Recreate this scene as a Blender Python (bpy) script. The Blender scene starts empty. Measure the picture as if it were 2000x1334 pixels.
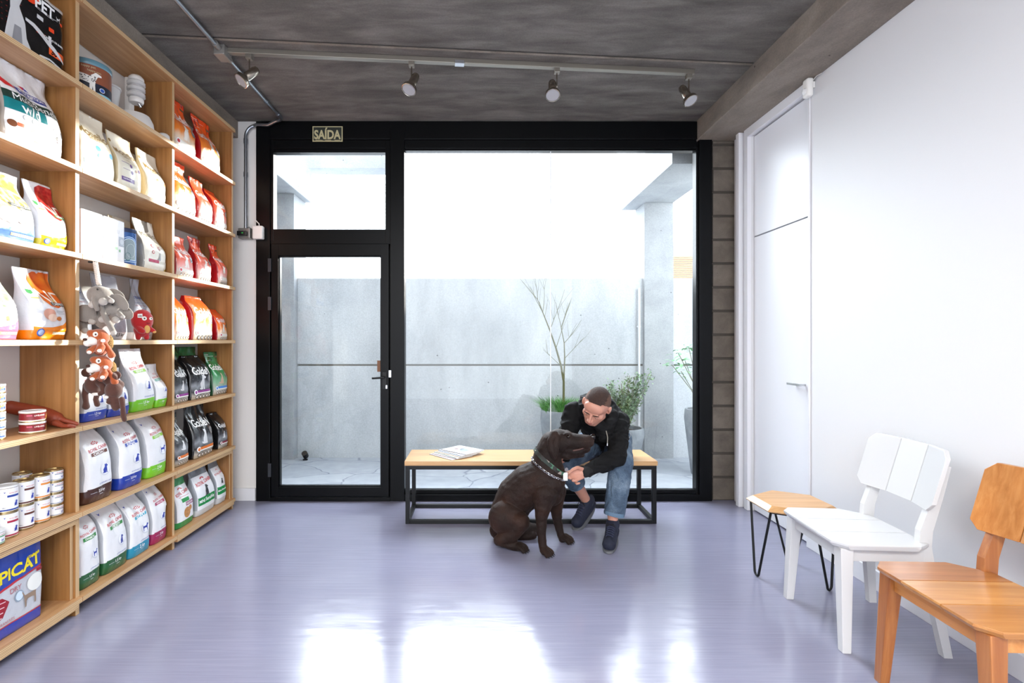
import bpy, bmesh, math, random
from mathutils import Vector, Matrix, noise, Euler, Quaternion
from mathutils.geometry import tessellate_polygon
random.seed(7)
S = bpy.context.scene
C = S.collection
PI = math.pi
H = 1.35                      # eye height of the photograph
def P(px, py, d):             # a point seen at (px,py), d metres into the room
    return Vector(((px-935)/1000*d, d, H-(py-665)/1000*d))
def Vc(*a): return Vector(a)
# ------------------------------------------------------------------ materials
MATS = {}
def lin(c):
    return tuple((x/12.92 if x <= .04045 else ((x+.055)/1.055)**2.4) for x in c)
def hexc(h):
    h = h.lstrip('#'); return lin(tuple(int(h[i:i+2], 16)/255 for i in (0, 2, 4)))
def M(name, col='#808080', rough=.5, metal=0, bump=0, bscale=60, var=0, vscale=8, spec=.5, coat=0, sheen=0, alpha=1, trans=0, bdist=.01):
    if name in MATS: return MATS[name]
    m = bpy.data.materials.new(name); m.use_nodes = True
    nt = m.node_tree; b = nt.nodes['Principled BSDF']
    c = hexc(col) if isinstance(col, str) else col
    b.inputs['Base Color'].default_value = (*c, 1)
    b.inputs['Roughness'].default_value = rough
    b.inputs['Metallic'].default_value = metal
    b.inputs['Specular IOR Level'].default_value = spec
    b.inputs['Coat Weight'].default_value = coat
    b.inputs['Sheen Weight'].default_value = sheen
    b.inputs['Transmission Weight'].default_value = trans
    b.inputs['Alpha'].default_value = alpha
    tc = nt.nodes.new('ShaderNodeTexCoord')
    if var:
        n = nt.nodes.new('ShaderNodeTexNoise'); n.inputs['Scale'].default_value = vscale; n.inputs['Detail'].default_value = 5
        nt.links.new(tc.outputs['Object'], n.inputs['Vector'])
        r = nt.nodes.new('ShaderNodeMapRange'); r.inputs['From Min'].default_value = .25; r.inputs['From Max'].default_value = .75
        r.inputs['To Min'].default_value = 1-var; r.inputs['To Max'].default_value = 1+var
        nt.links.new(n.outputs['Fac'], r.inputs['Value'])
        mx = nt.nodes.new('ShaderNodeVectorMath'); mx.operation = 'SCALE'; mx.inputs[0].default_value = c
        nt.links.new(r.outputs['Result'], mx.inputs['Scale']); nt.links.new(mx.outputs[0], b.inputs['Base Color'])
    if bump:
        n = nt.nodes.new('ShaderNodeTexNoise'); n.inputs['Scale'].default_value = bscale; n.inputs['Detail'].default_value = 4
        nt.links.new(tc.outputs['Object'], n.inputs['Vector'])
        bp = nt.nodes.new('ShaderNodeBump'); bp.inputs['Strength'].default_value = bump; bp.inputs['Distance'].default_value = bdist
        nt.links.new(n.outputs['Fac'], bp.inputs['Height']); nt.links.new(bp.outputs['Normal'], b.inputs['Normal'])
    MATS[name] = m
    return m
def nodes(name, rough=.5, spec=.5):
    m = bpy.data.materials.new(name); m.use_nodes = True; MATS[name] = m
    nt = m.node_tree; b = nt.nodes['Principled BSDF']; b.inputs['Roughness'].default_value = rough; b.inputs['Specular IOR Level'].default_value = spec
    tc = nt.nodes.new('ShaderNodeTexCoord')
    def N(t, **k):
        n = nt.nodes.new(t)
        for a, v in k.items():
            if a in n.inputs: n.inputs[a].default_value = v
            else: setattr(n, a, v)
        return n
    def L(a, bb): nt.links.new(a, bb)
    return m, b, tc, N, L
def ramp(N, L, src, stops):
    r = N('ShaderNodeValToRGB'); e = r.color_ramp.elements
    while len(e) < len(stops): e.new(.5)
    for k, (p, c) in enumerate(stops):
        e[k].position = p; e[k].color = (*hexc(c), 1)
    L(src, r.inputs['Fac']); return r
def mapping(N, L, tc, sc, rot=(0, 0, 0), out='Object'):
    mp = N('ShaderNodeMapping'); mp.inputs['Scale'].default_value = sc; mp.inputs['Rotation'].default_value = rot
    L(tc.outputs[out], mp.inputs['Vector']); return mp

def wood_mat(name, axis, c1, c2, c3, rough=.4, coat=0, scale=1, spec=.5):
    m, b, tc, N, L = nodes(name, rough, spec)
    sc = [38*scale]*3; sc[axis] = 1.6*scale
    mp = mapping(N, L, tc, sc)
    n = N('ShaderNodeTexNoise', Scale=1.0, Detail=6, Roughness=.6, Distortion=.4); L(mp.outputs[0], n.inputs['Vector'])
    r = ramp(N, L, n.outputs['Fac'], [(.3, c1), (.5, c2), (.7, c3)])
    sc2 = [5*scale]*3; sc2[axis] = 1.2*scale
    mp2 = mapping(N, L, tc, sc2)
    n2 = N('ShaderNodeTexNoise', Scale=1.0, Detail=3); L(mp2.outputs[0], n2.inputs['Vector'])
    mr = N('ShaderNodeMapRange'); mr.inputs['From Min'].default_value = .3; mr.inputs['From Max'].default_value = .7; mr.inputs['To Min'].default_value = .82; mr.inputs['To Max'].default_value = 1.12
    L(n2.outputs['Fac'], mr.inputs['Value'])
    vm = N('ShaderNodeVectorMath', operation='SCALE'); L(r.outputs['Color'], vm.inputs[0]); L(mr.outputs['Result'], vm.inputs['Scale'])
    L(vm.outputs[0], b.inputs['Base Color']); b.inputs['Coat Weight'].default_value = coat; b.inputs['Coat Roughness'].default_value = .2
    return m
ply_y = wood_mat('plywood_along_shelf', 1, '#a87b50', '#b98b5f', '#c69b70', .42)
ply_z = wood_mat('plywood_upright', 2, '#85592f', '#966839', '#a67646', .42)
def ply_edge(name, ax):
    m, b, tc, N, L = nodes(name, .5)
    mp = mapping(N, L, tc, (1, 1, 1))
    sx = N('ShaderNodeSeparateXYZ'); L(mp.outputs[0], sx.inputs[0])
    ma = N('ShaderNodeMath', operation='MULTIPLY'); ma.inputs[1].default_value = 2*PI/.0078; L(sx.outputs[ax], ma.inputs[0])
    si = N('ShaderNodeMath', operation='SINE'); L(ma.outputs[0], si.inputs[0])
    mr = N('ShaderNodeMapRange'); mr.inputs['From Min'].default_value = -1; L(si.outputs[0], mr.inputs['Value'])
    r = ramp(N, L, mr.outputs['Result'], [(.0, '#9a7450'), (.35, '#caa87c'), (1, '#d8ba90')])
    L(r.outputs['Color'], b.inputs['Base Color']); return m
edge_h = ply_edge('plywood_edge_shelf', 2)
edge_v = ply_edge('plywood_edge_upright', 1)

def concrete(name, c1, c2, c3, rough=.85, scale=1.0, streak=(1, 1, 1), bump=.25, pits=True):
    m, b, tc, N, L = nodes(name, rough, .3)
    mp = mapping(N, L, tc, streak)
    n = N('ShaderNodeTexNoise', Scale=2.2*scale, Detail=9, Roughness=.62, Distortion=.3); L(mp.outputs[0], n.inputs['Vector'])
    r = ramp(N, L, n.outputs['Fac'], [(.28, c1), (.5, c2), (.72, c3)])
    n2 = N('ShaderNodeTexNoise', Scale=90*scale, Detail=4, Roughness=.7); L(tc.outputs['Object'], n2.inputs['Vector'])
    mr = N('ShaderNodeMapRange'); mr.inputs['From Min'].default_value = .3; mr.inputs['From Max'].default_value = .7; mr.inputs['To Min'].default_value = .86; mr.inputs['To Max'].default_value = 1.12
    L(n2.outputs['Fac'], mr.inputs['Value'])
    vm = N('ShaderNodeVectorMath', operation='SCALE'); L(r.outputs['Color'], vm.inputs[0]); L(mr.outputs['Result'], vm.inputs['Scale'])
    col = vm.outputs[0]
    if pits:
        v = N('ShaderNodeTexVoronoi', Scale=7*scale); L(tc.outputs['Object'], v.inputs['Vector'])
        lt = N('ShaderNodeMath', operation='LESS_THAN'); lt.inputs[1].default_value = .045; L(v.outputs['Distance'], lt.inputs[0])
        mx = N('ShaderNodeMix', data_type='RGBA'); L(lt.outputs[0], mx.inputs['Factor']); L(col, mx.inputs['A']); mx.inputs['B'].default_value = (*[x*.35 for x in hexc(c1)], 1)
        col = mx.outputs['Result']
    L(col, b.inputs['Base Color'])
    bp = N('ShaderNodeBump'); bp.inputs['Strength'].default_value = bump; bp.inputs['Distance'].default_value = .01
    L(n2.outputs['Fac'], bp.inputs['Height']); L(bp.outputs['Normal'], b.inputs['Normal'])
    return m
con_ceil = concrete('ceiling_concrete', '#4f4b47', '#69645f', '#817c76', streak=(1, 3.5, 1), pits=False, bump=.5)
con_beam = concrete('beam_concrete', '#6e655d', '#83796f', '#968c82', streak=(2, 1, 2), bump=.3)
con_out = concrete('courtyard_concrete', '#aeb2b7', '#c0c4c8', '#cfd2d5', streak=(1.3, 1, .5), bump=.12, scale=.8)
con_out2 = concrete('courtyard_frame_concrete', '#94979b', '#a4a7aa', '#b0b3b5', bump=.15)
con_block = concrete('block_concrete', '#5f574f', '#736a60', '#857b70', scale=2.5, bump=.8)
con_pot = concrete('planter_concrete', '#80858b', '#93989d', '#a8acb0', scale=3, bump=.2)

# floor: lavender vinyl with fine streaks along x
m, b, tc, N, L = nodes('vinyl_floor', .2, .75)
mp = mapping(N, L, tc, (2.2, 90, 1)); n = N('ShaderNodeTexNoise', Scale=1.0, Detail=6, Roughness=.65, Distortion=.2); L(mp.outputs[0], n.inputs['Vector'])
r = ramp(N, L, n.outputs['Fac'], [(.2, '#808094'), (.5, '#89899f'), (.8, '#9393a7')])
n2 = N('ShaderNodeTexNoise', Scale=1.6, Detail=4); L(tc.outputs['Object'], n2.inputs['Vector'])
mr = N('ShaderNodeMapRange'); mr.inputs['From Min'].default_value = .3; mr.inputs['From Max'].default_value = .7; mr.inputs['To Min'].default_value = .92; mr.inputs['To Max'].default_value = 1.06
L(n2.outputs['Fac'], mr.inputs['Value']); vm = N('ShaderNodeVectorMath', operation='SCALE'); L(r.outputs['Color'], vm.inputs[0]); L(mr.outputs['Result'], vm.inputs['Scale'])
L(vm.outputs[0], b.inputs['Base Color'])
n3 = N('ShaderNodeTexNoise', Scale=3.0, Detail=6, Roughness=.7); L(tc.outputs['Object'], n3.inputs['Vector'])
mr2 = N('ShaderNodeMapRange'); mr2.inputs['From Min'].default_value = .3; mr2.inputs['From Max'].default_value = .7; mr2.inputs['To Min'].default_value = .12; mr2.inputs['To Max'].default_value = .24
L(n3.outputs['Fac'], mr2.inputs['Value']); L(mr2.outputs['Result'], b.inputs['Roughness'])
mp4 = mapping(N, L, tc, (3, 12, 1)); n4 = N('ShaderNodeTexNoise', Scale=1.0, Detail=3); L(mp4.outputs[0], n4.inputs['Vector'])
bp = N('ShaderNodeBump'); bp.inputs['Strength'].default_value = .12; bp.inputs['Distance'].default_value = .01; L(n4.outputs['Fac'], bp.inputs['Height']); L(bp.outputs['Normal'], b.inputs['Normal'])
floor_m = m
# flagstones outside
m, b, tc, N, L = nodes('slate_paving', .75, .4)
mp = mapping(N, L, tc, (1.0, 1.5, 1)); nz = N('ShaderNodeTexNoise', Scale=2.0, Detail=2); L(mp.outputs[0], nz.inputs['Vector'])
ad = N('ShaderNodeVectorMath', operation='MULTIPLY_ADD'); L(nz.outputs['Color'], ad.inputs[0]); ad.inputs[1].default_value = (.35, .35, 0); L(mp.outputs[0], ad.inputs[2])
v = N('ShaderNodeTexVoronoi', Scale=1.5, feature='DISTANCE_TO_EDGE'); L(ad.outputs[0], v.inputs['Vector'])
v2 = N('ShaderNodeTexVoronoi', Scale=1.5); L(ad.outputs[0], v2.inputs['Vector'])
n = N('ShaderNodeTexNoise', Scale=9.0, Detail=8); L(tc.outputs['Object'], n.inputs['Vector'])
ma = N('ShaderNodeMix', data_type='FLOAT'); ma.inputs[0].default_value = .45; L(n.outputs['Fac'], ma.inputs[2]); L(v2.outputs['Color'], ma.inputs[3])
r = ramp(N, L, ma.outputs[0], [(.2, '#8f949c'), (.5, '#9fa4ac'), (.8, '#b0b4ba')])
lt = N('ShaderNodeMapRange'); lt.inputs['From Max'].default_value = .014; L(v.outputs['Distance'], lt.inputs['Value'])
mx = N('ShaderNodeMix', data_type='RGBA'); L(lt.outputs[0], mx.inputs['Factor']); mx.inputs['A'].default_value = (*hexc('#767c88'), 1); L(r.outputs['Color'], mx.inputs['B'])
L(mx.outputs['Result'], b.inputs['Base Color'])
bp = N('ShaderNodeBump'); bp.inputs['Strength'].default_value = .5; bp.inputs['Distance'].default_value = .01; L(lt.outputs[0], bp.inputs['Height']); L(bp.outputs['Normal'], b.inputs['Normal'])
slate_m = m
white_wall = M('white_paint', '#dadadc', .55, bump=.03, bscale=200)
white_gloss = M('white_lacquer', '#efefef', .3)
trim_white = M('white_trim', '#e2e2e6', .45)
black_frame = M('black_anodised_frame', '#060709', .35, spec=.15)
black_steel = M('black_powder_steel', '#0a0b0d', .4, spec=.3)
# glass that lets daylight through: clear with a fresnel reflection
m = bpy.data.materials.new('window_glass'); m.use_nodes = True; nt = m.node_tree; nt.nodes.clear()
o_ = nt.nodes.new('ShaderNodeOutputMaterial'); mxs = nt.nodes.new('ShaderNodeMixShader'); tr = nt.nodes.new('ShaderNodeBsdfTransparent'); gl = nt.nodes.new('ShaderNodeBsdfGlossy')
tr.inputs[0].default_value = (.97, .985, .98, 1); gl.inputs['Roughness'].default_value = .0
ge = nt.nodes.new('ShaderNodeNewGeometry'); dt = nt.nodes.new('ShaderNodeVectorMath'); dt.operation = 'DOT_PRODUCT'; nt.links.new(ge.outputs['Normal'], dt.inputs[0]); nt.links.new(ge.outputs['Incoming'], dt.inputs[1])
def mth(op, a, b_=None):
    n_ = nt.nodes.new('ShaderNodeMath'); n_.operation = op
    if isinstance(a, (int, float)): n_.inputs[0].default_value = a
    else: nt.links.new(a, n_.inputs[0])
    if b_ is not None: n_.inputs[1].default_value = b_
    return n_.outputs[0]
ab = mth('ABSOLUTE', dt.outputs['Value']); om = nt.nodes.new('ShaderNodeMath'); om.operation = 'SUBTRACT'; om.inputs[0].default_value = 1; nt.links.new(ab, om.inputs[1])
fac = mth('ADD', mth('MULTIPLY', mth('POWER', om.outputs[0], 5), .9), .025)
nt.links.new(fac, mxs.inputs[0]); nt.links.new(tr.outputs[0], mxs.inputs[1]); nt.links.new(gl.outputs[0], mxs.inputs[2]); nt.links.new(mxs.outputs[0], o_.inputs[0])
glass_m = m
def clear_plastic(name, tint, rough, fac):
    m = bpy.data.materials.new(name); m.use_nodes = True; nt = m.node_tree; nt.nodes.clear()
    o_ = nt.nodes.new('ShaderNodeOutputMaterial'); mxs = nt.nodes.new('ShaderNodeMixShader'); tr = nt.nodes.new('ShaderNodeBsdfTransparent'); gl = nt.nodes.new('ShaderNodeBsdfPrincipled')
    tr.inputs[0].default_value = (*tint, 1); gl.inputs['Roughness'].default_value = rough; gl.inputs['Base Color'].default_value = (*tint, 1)
    mxs.inputs[0].default_value = fac
    nt.links.new(tr.outputs[0], mxs.inputs[1]); nt.links.new(gl.outputs[0], mxs.inputs[2]); nt.links.new(mxs.outputs[0], o_.inputs[0])
    return m
# ------------------------------------------------------------------ object helpers
def link(name, me, parent=None, loc=None):
    o = bpy.data.objects.new(name, me); C.objects.link(o)
    if parent is not None: o.parent = parent
    if loc is not None: o.location = loc
    return o
def tag(o, label, cat, group=None, kind=None):
    if label: o['label'] = label
    if cat: o['category'] = cat
    if group: o['group'] = group
    if kind: o['kind'] = kind
    return o
def thing(name, label, cat, loc=(0, 0, 0), rz=0, group=None):
    o = bpy.data.objects.new(name, None); C.objects.link(o); o.location = loc; o.rotation_euler = (0, 0, rz); o.empty_display_size = .05
    return tag(o, label, cat, group)
def dup(root, loc=None, rz=None, label=None, group=None):
    def cp(o, par):
        c = o.copy(); C.objects.link(c); c.parent = par
        for ch in [x for x in C.objects if x.parent == o]: cp(ch, c)
        return c
    r_ = cp(root, None)
    if loc is not None: r_.location = loc
    if rz is not None: r_.rotation_euler = (0, 0, rz)
    if label: r_['label'] = label
    if group: r_['group'] = group
    return r_
class MB:                      # collects geometry of one mesh, several materials
    def __init__(s): s.v = []; s.f = []; s.m = []; s.mats = []
    def mi(s, mat):
        if mat not in s.mats: s.mats.append(mat)
        return s.mats.index(mat)
    def add(s, vs, fs, mat):
        o = len(s.v); s.v += [tuple(x) for x in vs]; k = s.mi(mat)
        for f in fs: s.f.append(tuple(o+i for i in f)); s.m.append(k)
    def box(s, a, b, mat, mats=None):
        x0, y0, z0 = a; x1, y1, z1 = b
        vs = [(x0, y0, z0), (x1, y0, z0), (x1, y1, z0), (x0, y1, z0), (x0, y0, z1), (x1, y0, z1), (x1, y1, z1), (x0, y1, z1)]
        fs = {'-z': (0, 3, 2, 1), '+z': (4, 5, 6, 7), '-y': (0, 1, 5, 4), '+x': (1, 2, 6, 5), '+y': (2, 3, 7, 6), '-x': (3, 0, 4, 7)}
        for k, f in fs.items(): s.add(vs, [f], (mats or {}).get(k, mat))
        return s
    def prism(s, pts, z0, z1, mat, pts2=None):
        n = len(pts); p2 = pts2 or pts
        vs = [(x, y, z0) for x, y in pts]+[(x, y, z1) for x, y in p2]
        fs = [tuple(range(n))[::-1], tuple(range(n, 2*n))]+[(i, (i+1) % n, n+(i+1) % n, n+i) for i in range(n)]
        s.add(vs, fs, mat); return s
    def hexa(s, q0, q1, mat):   # two quads (lists of 4 points)
        vs = list(q0)+list(q1)
        s.add(vs, [(3, 2, 1, 0), (4, 5, 6, 7), (0, 1, 5, 4), (1, 2, 6, 5), (2, 3, 7, 6), (3, 0, 4, 7)], mat); return s
    def tube(s, pts, r, mat, n=12, cap=True, rs=None):
        pts = [Vector(p) for p in pts]; o = len(s.v); k = s.mi(mat)
        up = None
        for i, p in enumerate(pts):
            t = (pts[min(i+1, len(pts)-1)]-pts[max(i-1, 0)]).normalized()
            if up is None: up = t.orthogonal().normalized()
            up = (up-t*up.dot(t)).normalized(); w = t.cross(up)
            rr = rs[i] if rs else r
            for j in range(n):
                a = 2*PI*j/n; s.v.append(tuple(p+up*math.cos(a)*rr+w*math.sin(a)*rr))
        for i in range(len(pts)-1):
            for j in range(n):
                a = o+i*n+j; b_ = o+i*n+(j+1) % n
                s.f.append((a, b_, b_+n, a+n)); s.m.append(k)
        if cap:
            s.f.append(tuple(o+j for j in range(n))[::-1]); s.m.append(k)
            e = o+(len(pts)-1)*n; s.f.append(tuple(e+j for j in range(n))); s.m.append(k)
        return s
    def lathe(s, prof, mat, n=40, c=(0, 0, 0), axis=None, mats=None):
        o = len(s.v); k = s.mi(mat); q = Vector((0, 0, 1)).rotation_difference(Vector(axis)) if axis is not None else None
        for r, z in prof:
            for j in range(n):
                a = 2*PI*j/n; p = Vector((r*math.cos(a), r*math.sin(a), z))
                if q: p = q @ p
                s.v.append(tuple(p+Vector(c)))
        for i in range(len(prof)-1):
            kk = s.mi(mats[i]) if mats and mats[i] else k
            for j in range(n):
                a = o+i*n+j; b_ = o+i*n+(j+1) % n
                s.f.append((a, b_, b_+n, a+n)); s.m.append(kk)
        if prof[0][0] > 1e-5: s.f.append(tuple(o+j for j in range(n))[::-1]); s.m.append(k)
        if prof[-1][0] > 1e-5:
            e = o+(len(prof)-1)*n; s.f.append(tuple(e+j for j in range(n))); s.m.append(k)
        return s
    def build(s, name, parent=None, loc=None, bevel=0, smooth=False, seg=2):
        me = bpy.data.meshes.new(name); me.from_pydata(s.v, [], s.f)
        for m_ in s.mats: me.materials.append(m_)
        me.polygons.foreach_set('material_index', s.m)
        if smooth: me.polygons.foreach_set('use_smooth', [True]*len(me.polygons))
        bm = bmesh.new(); bm.from_mesh(me); bmesh.ops.remove_doubles(bm, verts=bm.verts, dist=1e-5)
        bmesh.ops.recalc_face_normals(bm, faces=bm.faces)
        if bevel:
            ed = [e for e in bm.edges if len(e.link_faces) == 2 and e.calc_face_angle(0) > .5]
            bmesh.ops.bevel(bm, geom=ed, offset=bevel, segments=seg, affect='EDGES', profile=.6, clamp_overlap=True)
        if smooth:
            for e in bm.edges:
                if len(e.link_faces) == 2 and e.calc_face_angle(0) > .7: e.smooth = False
        bm.to_mesh(me); bm.free(); me.update()
        return link(name, me, parent, loc)
def box(name, a, b, mat, parent=None, bevel=0, mats=None):
    return MB().box(a, b, mat, mats).build(name, parent, bevel=bevel)
def struct(o): o['kind'] = 'structure'; return o

# text meshes, cached: list of (verts2d, faces), width
TX = {}
def text2d(t, bold=0.0):
    key = (t, bold)
    if key in TX: return TX[key]
    cu = bpy.data.curves.new('txt', 'FONT'); cu.body = t; cu.size = 1; cu.offset = bold; cu.align_x = 'CENTER'; cu.resolution_u = 3; cu.fill_mode = 'FRONT'
    ob = bpy.data.objects.new('txt', cu)
    me = ob.to_mesh()
    vs = [(v.co.x, v.co.y) for v in me.vertices]; fs = [tuple(p.vertices) for p in me.polygons]
    ob.to_mesh_clear(); bpy.data.objects.remove(ob); bpy.data.curves.remove(cu)
    if vs:
        x0 = min(v[0] for v in vs); x1 = max(v[0] for v in vs); y0 = min(v[1] for v in vs); y1 = max(v[1] for v in vs)
        cx = (x0+x1)/2; cy = (y0+y1)/2
        vs = [(x-cx, y-cy) for x, y in vs]; w = x1-x0; h = y1-y0
    else: w = h = 1
    TX[key] = (vs, fs, w, h); return TX[key]
def subdiv2d(vs, fs, mx):
    bm = bmesh.new(); vv = [bm.verts.new((x, y, 0)) for x, y in vs]
    for f in fs:
        try: bm.faces.new([vv[i] for i in f])
        except Exception: pass
    for _ in range(6):
        ed = [e for e in bm.edges if e.calc_length() > mx]
        if not ed: break
        bmesh.ops.subdivide_edges(bm, edges=ed, cuts=1, use_grid_fill=True)
        bmesh.ops.triangulate(bm, faces=[f for f in bm.faces if len(f.verts) > 3])
    bm.verts.index_update()
    o = ([(v.co.x, v.co.y) for v in bm.verts], [tuple(v.index for v in f.verts) for f in bm.faces]); bm.free(); return o
def poly2d(pts):
    t = tessellate_polygon([[Vector((x, y, 0)) for x, y in pts]]); return list(pts), [tuple(f) for f in t]
DOG = [(-.42, .1), (-.5, .42), (-.46, .45), (-.36, .2), (.12, .2), (.22, .42), (.24, .52), (.32, .5), (.5, .42), (.5, .34), (.36, .3), (.3, .1), (.3, -.1), (.32, -.45), (.24, -.45), (.2, -.1), (.1, -.05), (-.2, -.05), (-.28, -.15), (-.26, -.45), (-.34, -.45), (-.4, -.15)]
SIT = [(-.3, -.5), (-.38, -.42), (-.25, -.38), (-.3, -.1), (-.12, .15), (-.08, .35), (-.14, .5), (0, .42), (.1, .52), (.2, .38), (.34, .3), (.3, .22), (.18, .2), (.2, -.1), (.24, -.5), (.1, -.5), (.08, -.2), (.02, -.5)]
CAT = [(-.2, -.5), (-.45, -.42), (-.42, -.3), (-.25, -.36), (-.22, -.1), (-.05, .2), (-.08, .45), (0, .4), (.08, .45), (.14, .3), (.12, .15), (.2, -.2), (.22, -.5)]
# ------------------------------------------------------------------ setting
X0, X1, YB, ZC = -2.25, 2.163, 4.327, 3.20
YR = -3.2                       # the room goes on behind the camera to an open front
struct(box('floor', (X0-.1, YR, -.1), (X1+.1, YB+.02, 0), floor_m))
struct(box('ceiling', (X0-.1, YR, ZC), (X1+.1, YB+.25, ZC+.25), con_ceil))
wl = struct(box('wall_left', (X0-.15, YR, 0), (X0, YB+.2, ZC), M('left_wall_paint', '#d9d6d2', .6)))
wr = struct(box('wall_right', (X1, YR, 0), (X1+.15, 3.353, ZC), white_wall))
mb = MB(); mb.box((X1, 3.353, 2.975), (X1+.15, YB+.2, ZC), white_wall); mb.box((X1, 4.066, 0), (X1+.15, YB+.2, 2.975), white_wall)
struct(mb.build('wall_right_end'))
mb = MB(); mb.box((X0, YB, 0), (-1.882, YB+.2, ZC), M('pier_paint', '#e3e0dc', .6)); struct(mb.build('wall_back'))
# concrete beams and slab seams
struct(box('trim_1', (X0, YR, 3.06), (-2.034, YB+.02, ZC+.001), con_beam, bevel=.004))
struct(box('trim_2', (1.835, YR, 3.035), (X1, YB+.02, ZC+.001), con_beam, bevel=.006))
seam = MB()
for (xa, ya, xb, yb) in [(-2.03, 3.083, 1.83, 3.407), (-2.03, 1.85, 1.83, 2.17), (-2.03, .6, 1.83, .92)]:
    seam.hexa([(xa, ya, ZC-.003), (xb, yb, ZC-.003), (xb, yb+.008, ZC-.003), (xa, ya+.008, ZC-.003)], [(xa, ya, ZC+.004), (xb, yb, ZC+.004), (xb, yb+.008, ZC+.004), (xa, ya+.008, ZC+.004)], M('seam_dark', '#37332f', .9))
    seam.hexa([(xa, ya+.012, ZC-.004), (xb, yb+.012, ZC-.004), (xb, yb+.03, ZC-.004), (xa, ya+.03, ZC-.004)], [(xa, ya+.012, ZC+.004), (xb, yb+.012, ZC+.004), (xb, yb+.03, ZC+.004), (xa, ya+.03, ZC+.004)], con_beam)
struct(seam.build('trim_3'))
# baseboards
struct(box('baseboard_back', (X0, YB-.018, 0), (-1.882, YB, .105), trim_white, bevel=.003))
struct(box('baseboard_right', (X1-.018, YR, 0), (X1, 3.353, .105), trim_white, bevel=.003))
# concrete block pier on the right
mb = MB(); mb.box((1.969, YB-.0, 0), (X1, YB+.19, 3.04), M('mortar', '#4a443e', .95))
zb = 0
while zb < 3.03:
    zt = min(zb+.195, 3.035); mb.box((1.973+random.uniform(-.003, .003), YB-.012, zb+.006), (X1-.004, YB+.1, zt-.004), con_block); zb += .2
struct(mb.build('wall_back_blocks', bevel=.004))
# right wall door with panel above, frame and wall trims
dw = M('door_white', '#e4e5ea', .35)
d2 = MB().box((X1+.02, 3.36, .01), (X1+.06, 4.06, 2.165), dw).build('door_2', bevel=.002); struct(d2)
h = MB().box((X1-.03, 3.405, 1.045), (X1-.016, 3.55, 1.06), M('satin_steel', '#c9c9c9', .3, metal=.9)); h.box((X1-.018, 3.42, 1.047), (X1+.021, 3.43, 1.058), MATS['satin_steel']); h.box((X1-.018, 3.525, 1.047), (X1+.021, 3.535, 1.058), MATS['satin_steel'])
h.build('door_handle', d2, bevel=.001)
struct(MB().box((X1+.02, 3.36, 2.175), (X1+.06, 4.06, 2.965), dw).build('trim_4', bevel=.002))
struct(MB().box((X1+.07, 3.35, 0), (X1+.15, 4.07, 2.98), M('reveal_dark', '#8a8c92', .6)).build('trim_5'))
mb = MB(); mb.box((X1-.03, 4.066, 0), (X1+.0, 4.12, 3.035), trim_white); mb.box((X1-.03, 3.32, 2.968), (X1, 4.066, 3.035), trim_white); mb.box((X1-.055, 4.15, 0), (X1, 4.2, 3.035), trim_white); mb.box((X1-.012, 4.2, 0), (X1, 4.31, 3.035), trim_white); mb.box((X1-.008, 3.335, 0), (X1, 3.353, 2.968), trim_white)
struct(mb.build('trim_6', bevel=.003))

# ------------------------------------------------------------------ facade
YF = YB-.03                     # front face of the steel frame
def fx(px): return (px-935)/1000*YF
def fz(py): return H-(py-665)/1000*YF
fr_ = MB()
def fb(x0, y0, x1, y1, f=0, bk=.09): fr_.box((fx(x0), YF+f, fz(y1)), (fx(x1), YF+bk, fz(y0)), black_frame)
fb(500, 237, 527, 979); fb(527, 237, 533, 470, .010); fb(1366, 262, 1391, 979); fb(1361, 285, 1366, 970, .014)
fb(527, 237, 1362, 272); fb(527, 272, 1362, 289, .014); fb(790, 289, 1362, 292, .025)
fb(762, 237.5, 790, 978.5, -.005); fb(752, 272.5, 762, 475, .011)
fb(527, 447, 762, 476.2, .012); fb(527, 470, 762, 482, .062, .09); fb(756, 470, 764, 979, .062, .09); fb(524, 470, 531, 979, .062, .09); fb(527, 289, 752, 296, .02)
fb(790, 966, 1366, 979); fb(790, 958, 1362, 966, .02, .07)
fb(527, 972, 762, 979, -.005)
struct(fr_.build('window_frame', bevel=.003))
w1 = MB().box((fx(788), YF+.045, fz(962)), (fx(1076.2), YF+.053, fz(290)), glass_m).build('window_1'); struct(w1)
w3 = MB().box((fx(1077.8), YF+.045, fz(962)), (fx(1364), YF+.053, fz(290)), glass_m).build('window_3'); struct(w3)
struct(MB().box((fx(1076.2), YF+.044, fz(962)), (fx(1077.8), YF+.054, fz(290)), M('silicone_joint', '#e8ecf0', .3)).build('trim_7'))
w2 = MB().box((fx(531), YF+.045, fz(449)), (fx(754), YF+.053, fz(294)), glass_m).build('window_2'); struct(w2)
# door leaf
lf = MB()
def db(x0, y0, x1, y1, f=.005, bk=.06): lf.box((fx(x0), YF+f, fz(y1)), (fx(x1), YF+bk, fz(y0)), black_frame)
db(529, 476, 543, 970); db(744, 476, 759, 970); db(543, 476, 744, 499); db(543, 952, 744, 970)
db(543, 499, 545, 952, .02); db(742, 499, 744, 952, .02); db(545, 499, 742, 501, .02); db(545, 950, 742, 952, .02)
d1 = lf.build('door_1', bevel=.003); struct(d1)
MB().box((fx(541), YF+.035, fz(954)), (fx(746), YF+.043, fz(497)), glass_m).build('door_glass', d1)
hd = MB(); hd.tube([(fx(751), YF+.006, fz(737)), (fx(751), YF-.045, fz(737))], .008, black_steel); hd.tube([(fx(752), YF-.045, fz(737)), (fx(748), YF-.05, fz(737)), (fx(729), YF-.05, fz(738))], .009, black_steel)
hd.box((fx(747), YF-.004, fz(760)), (fx(755), YF+.006, fz(727)), black_steel); hd.build('door_handle', d1, smooth=True)
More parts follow.
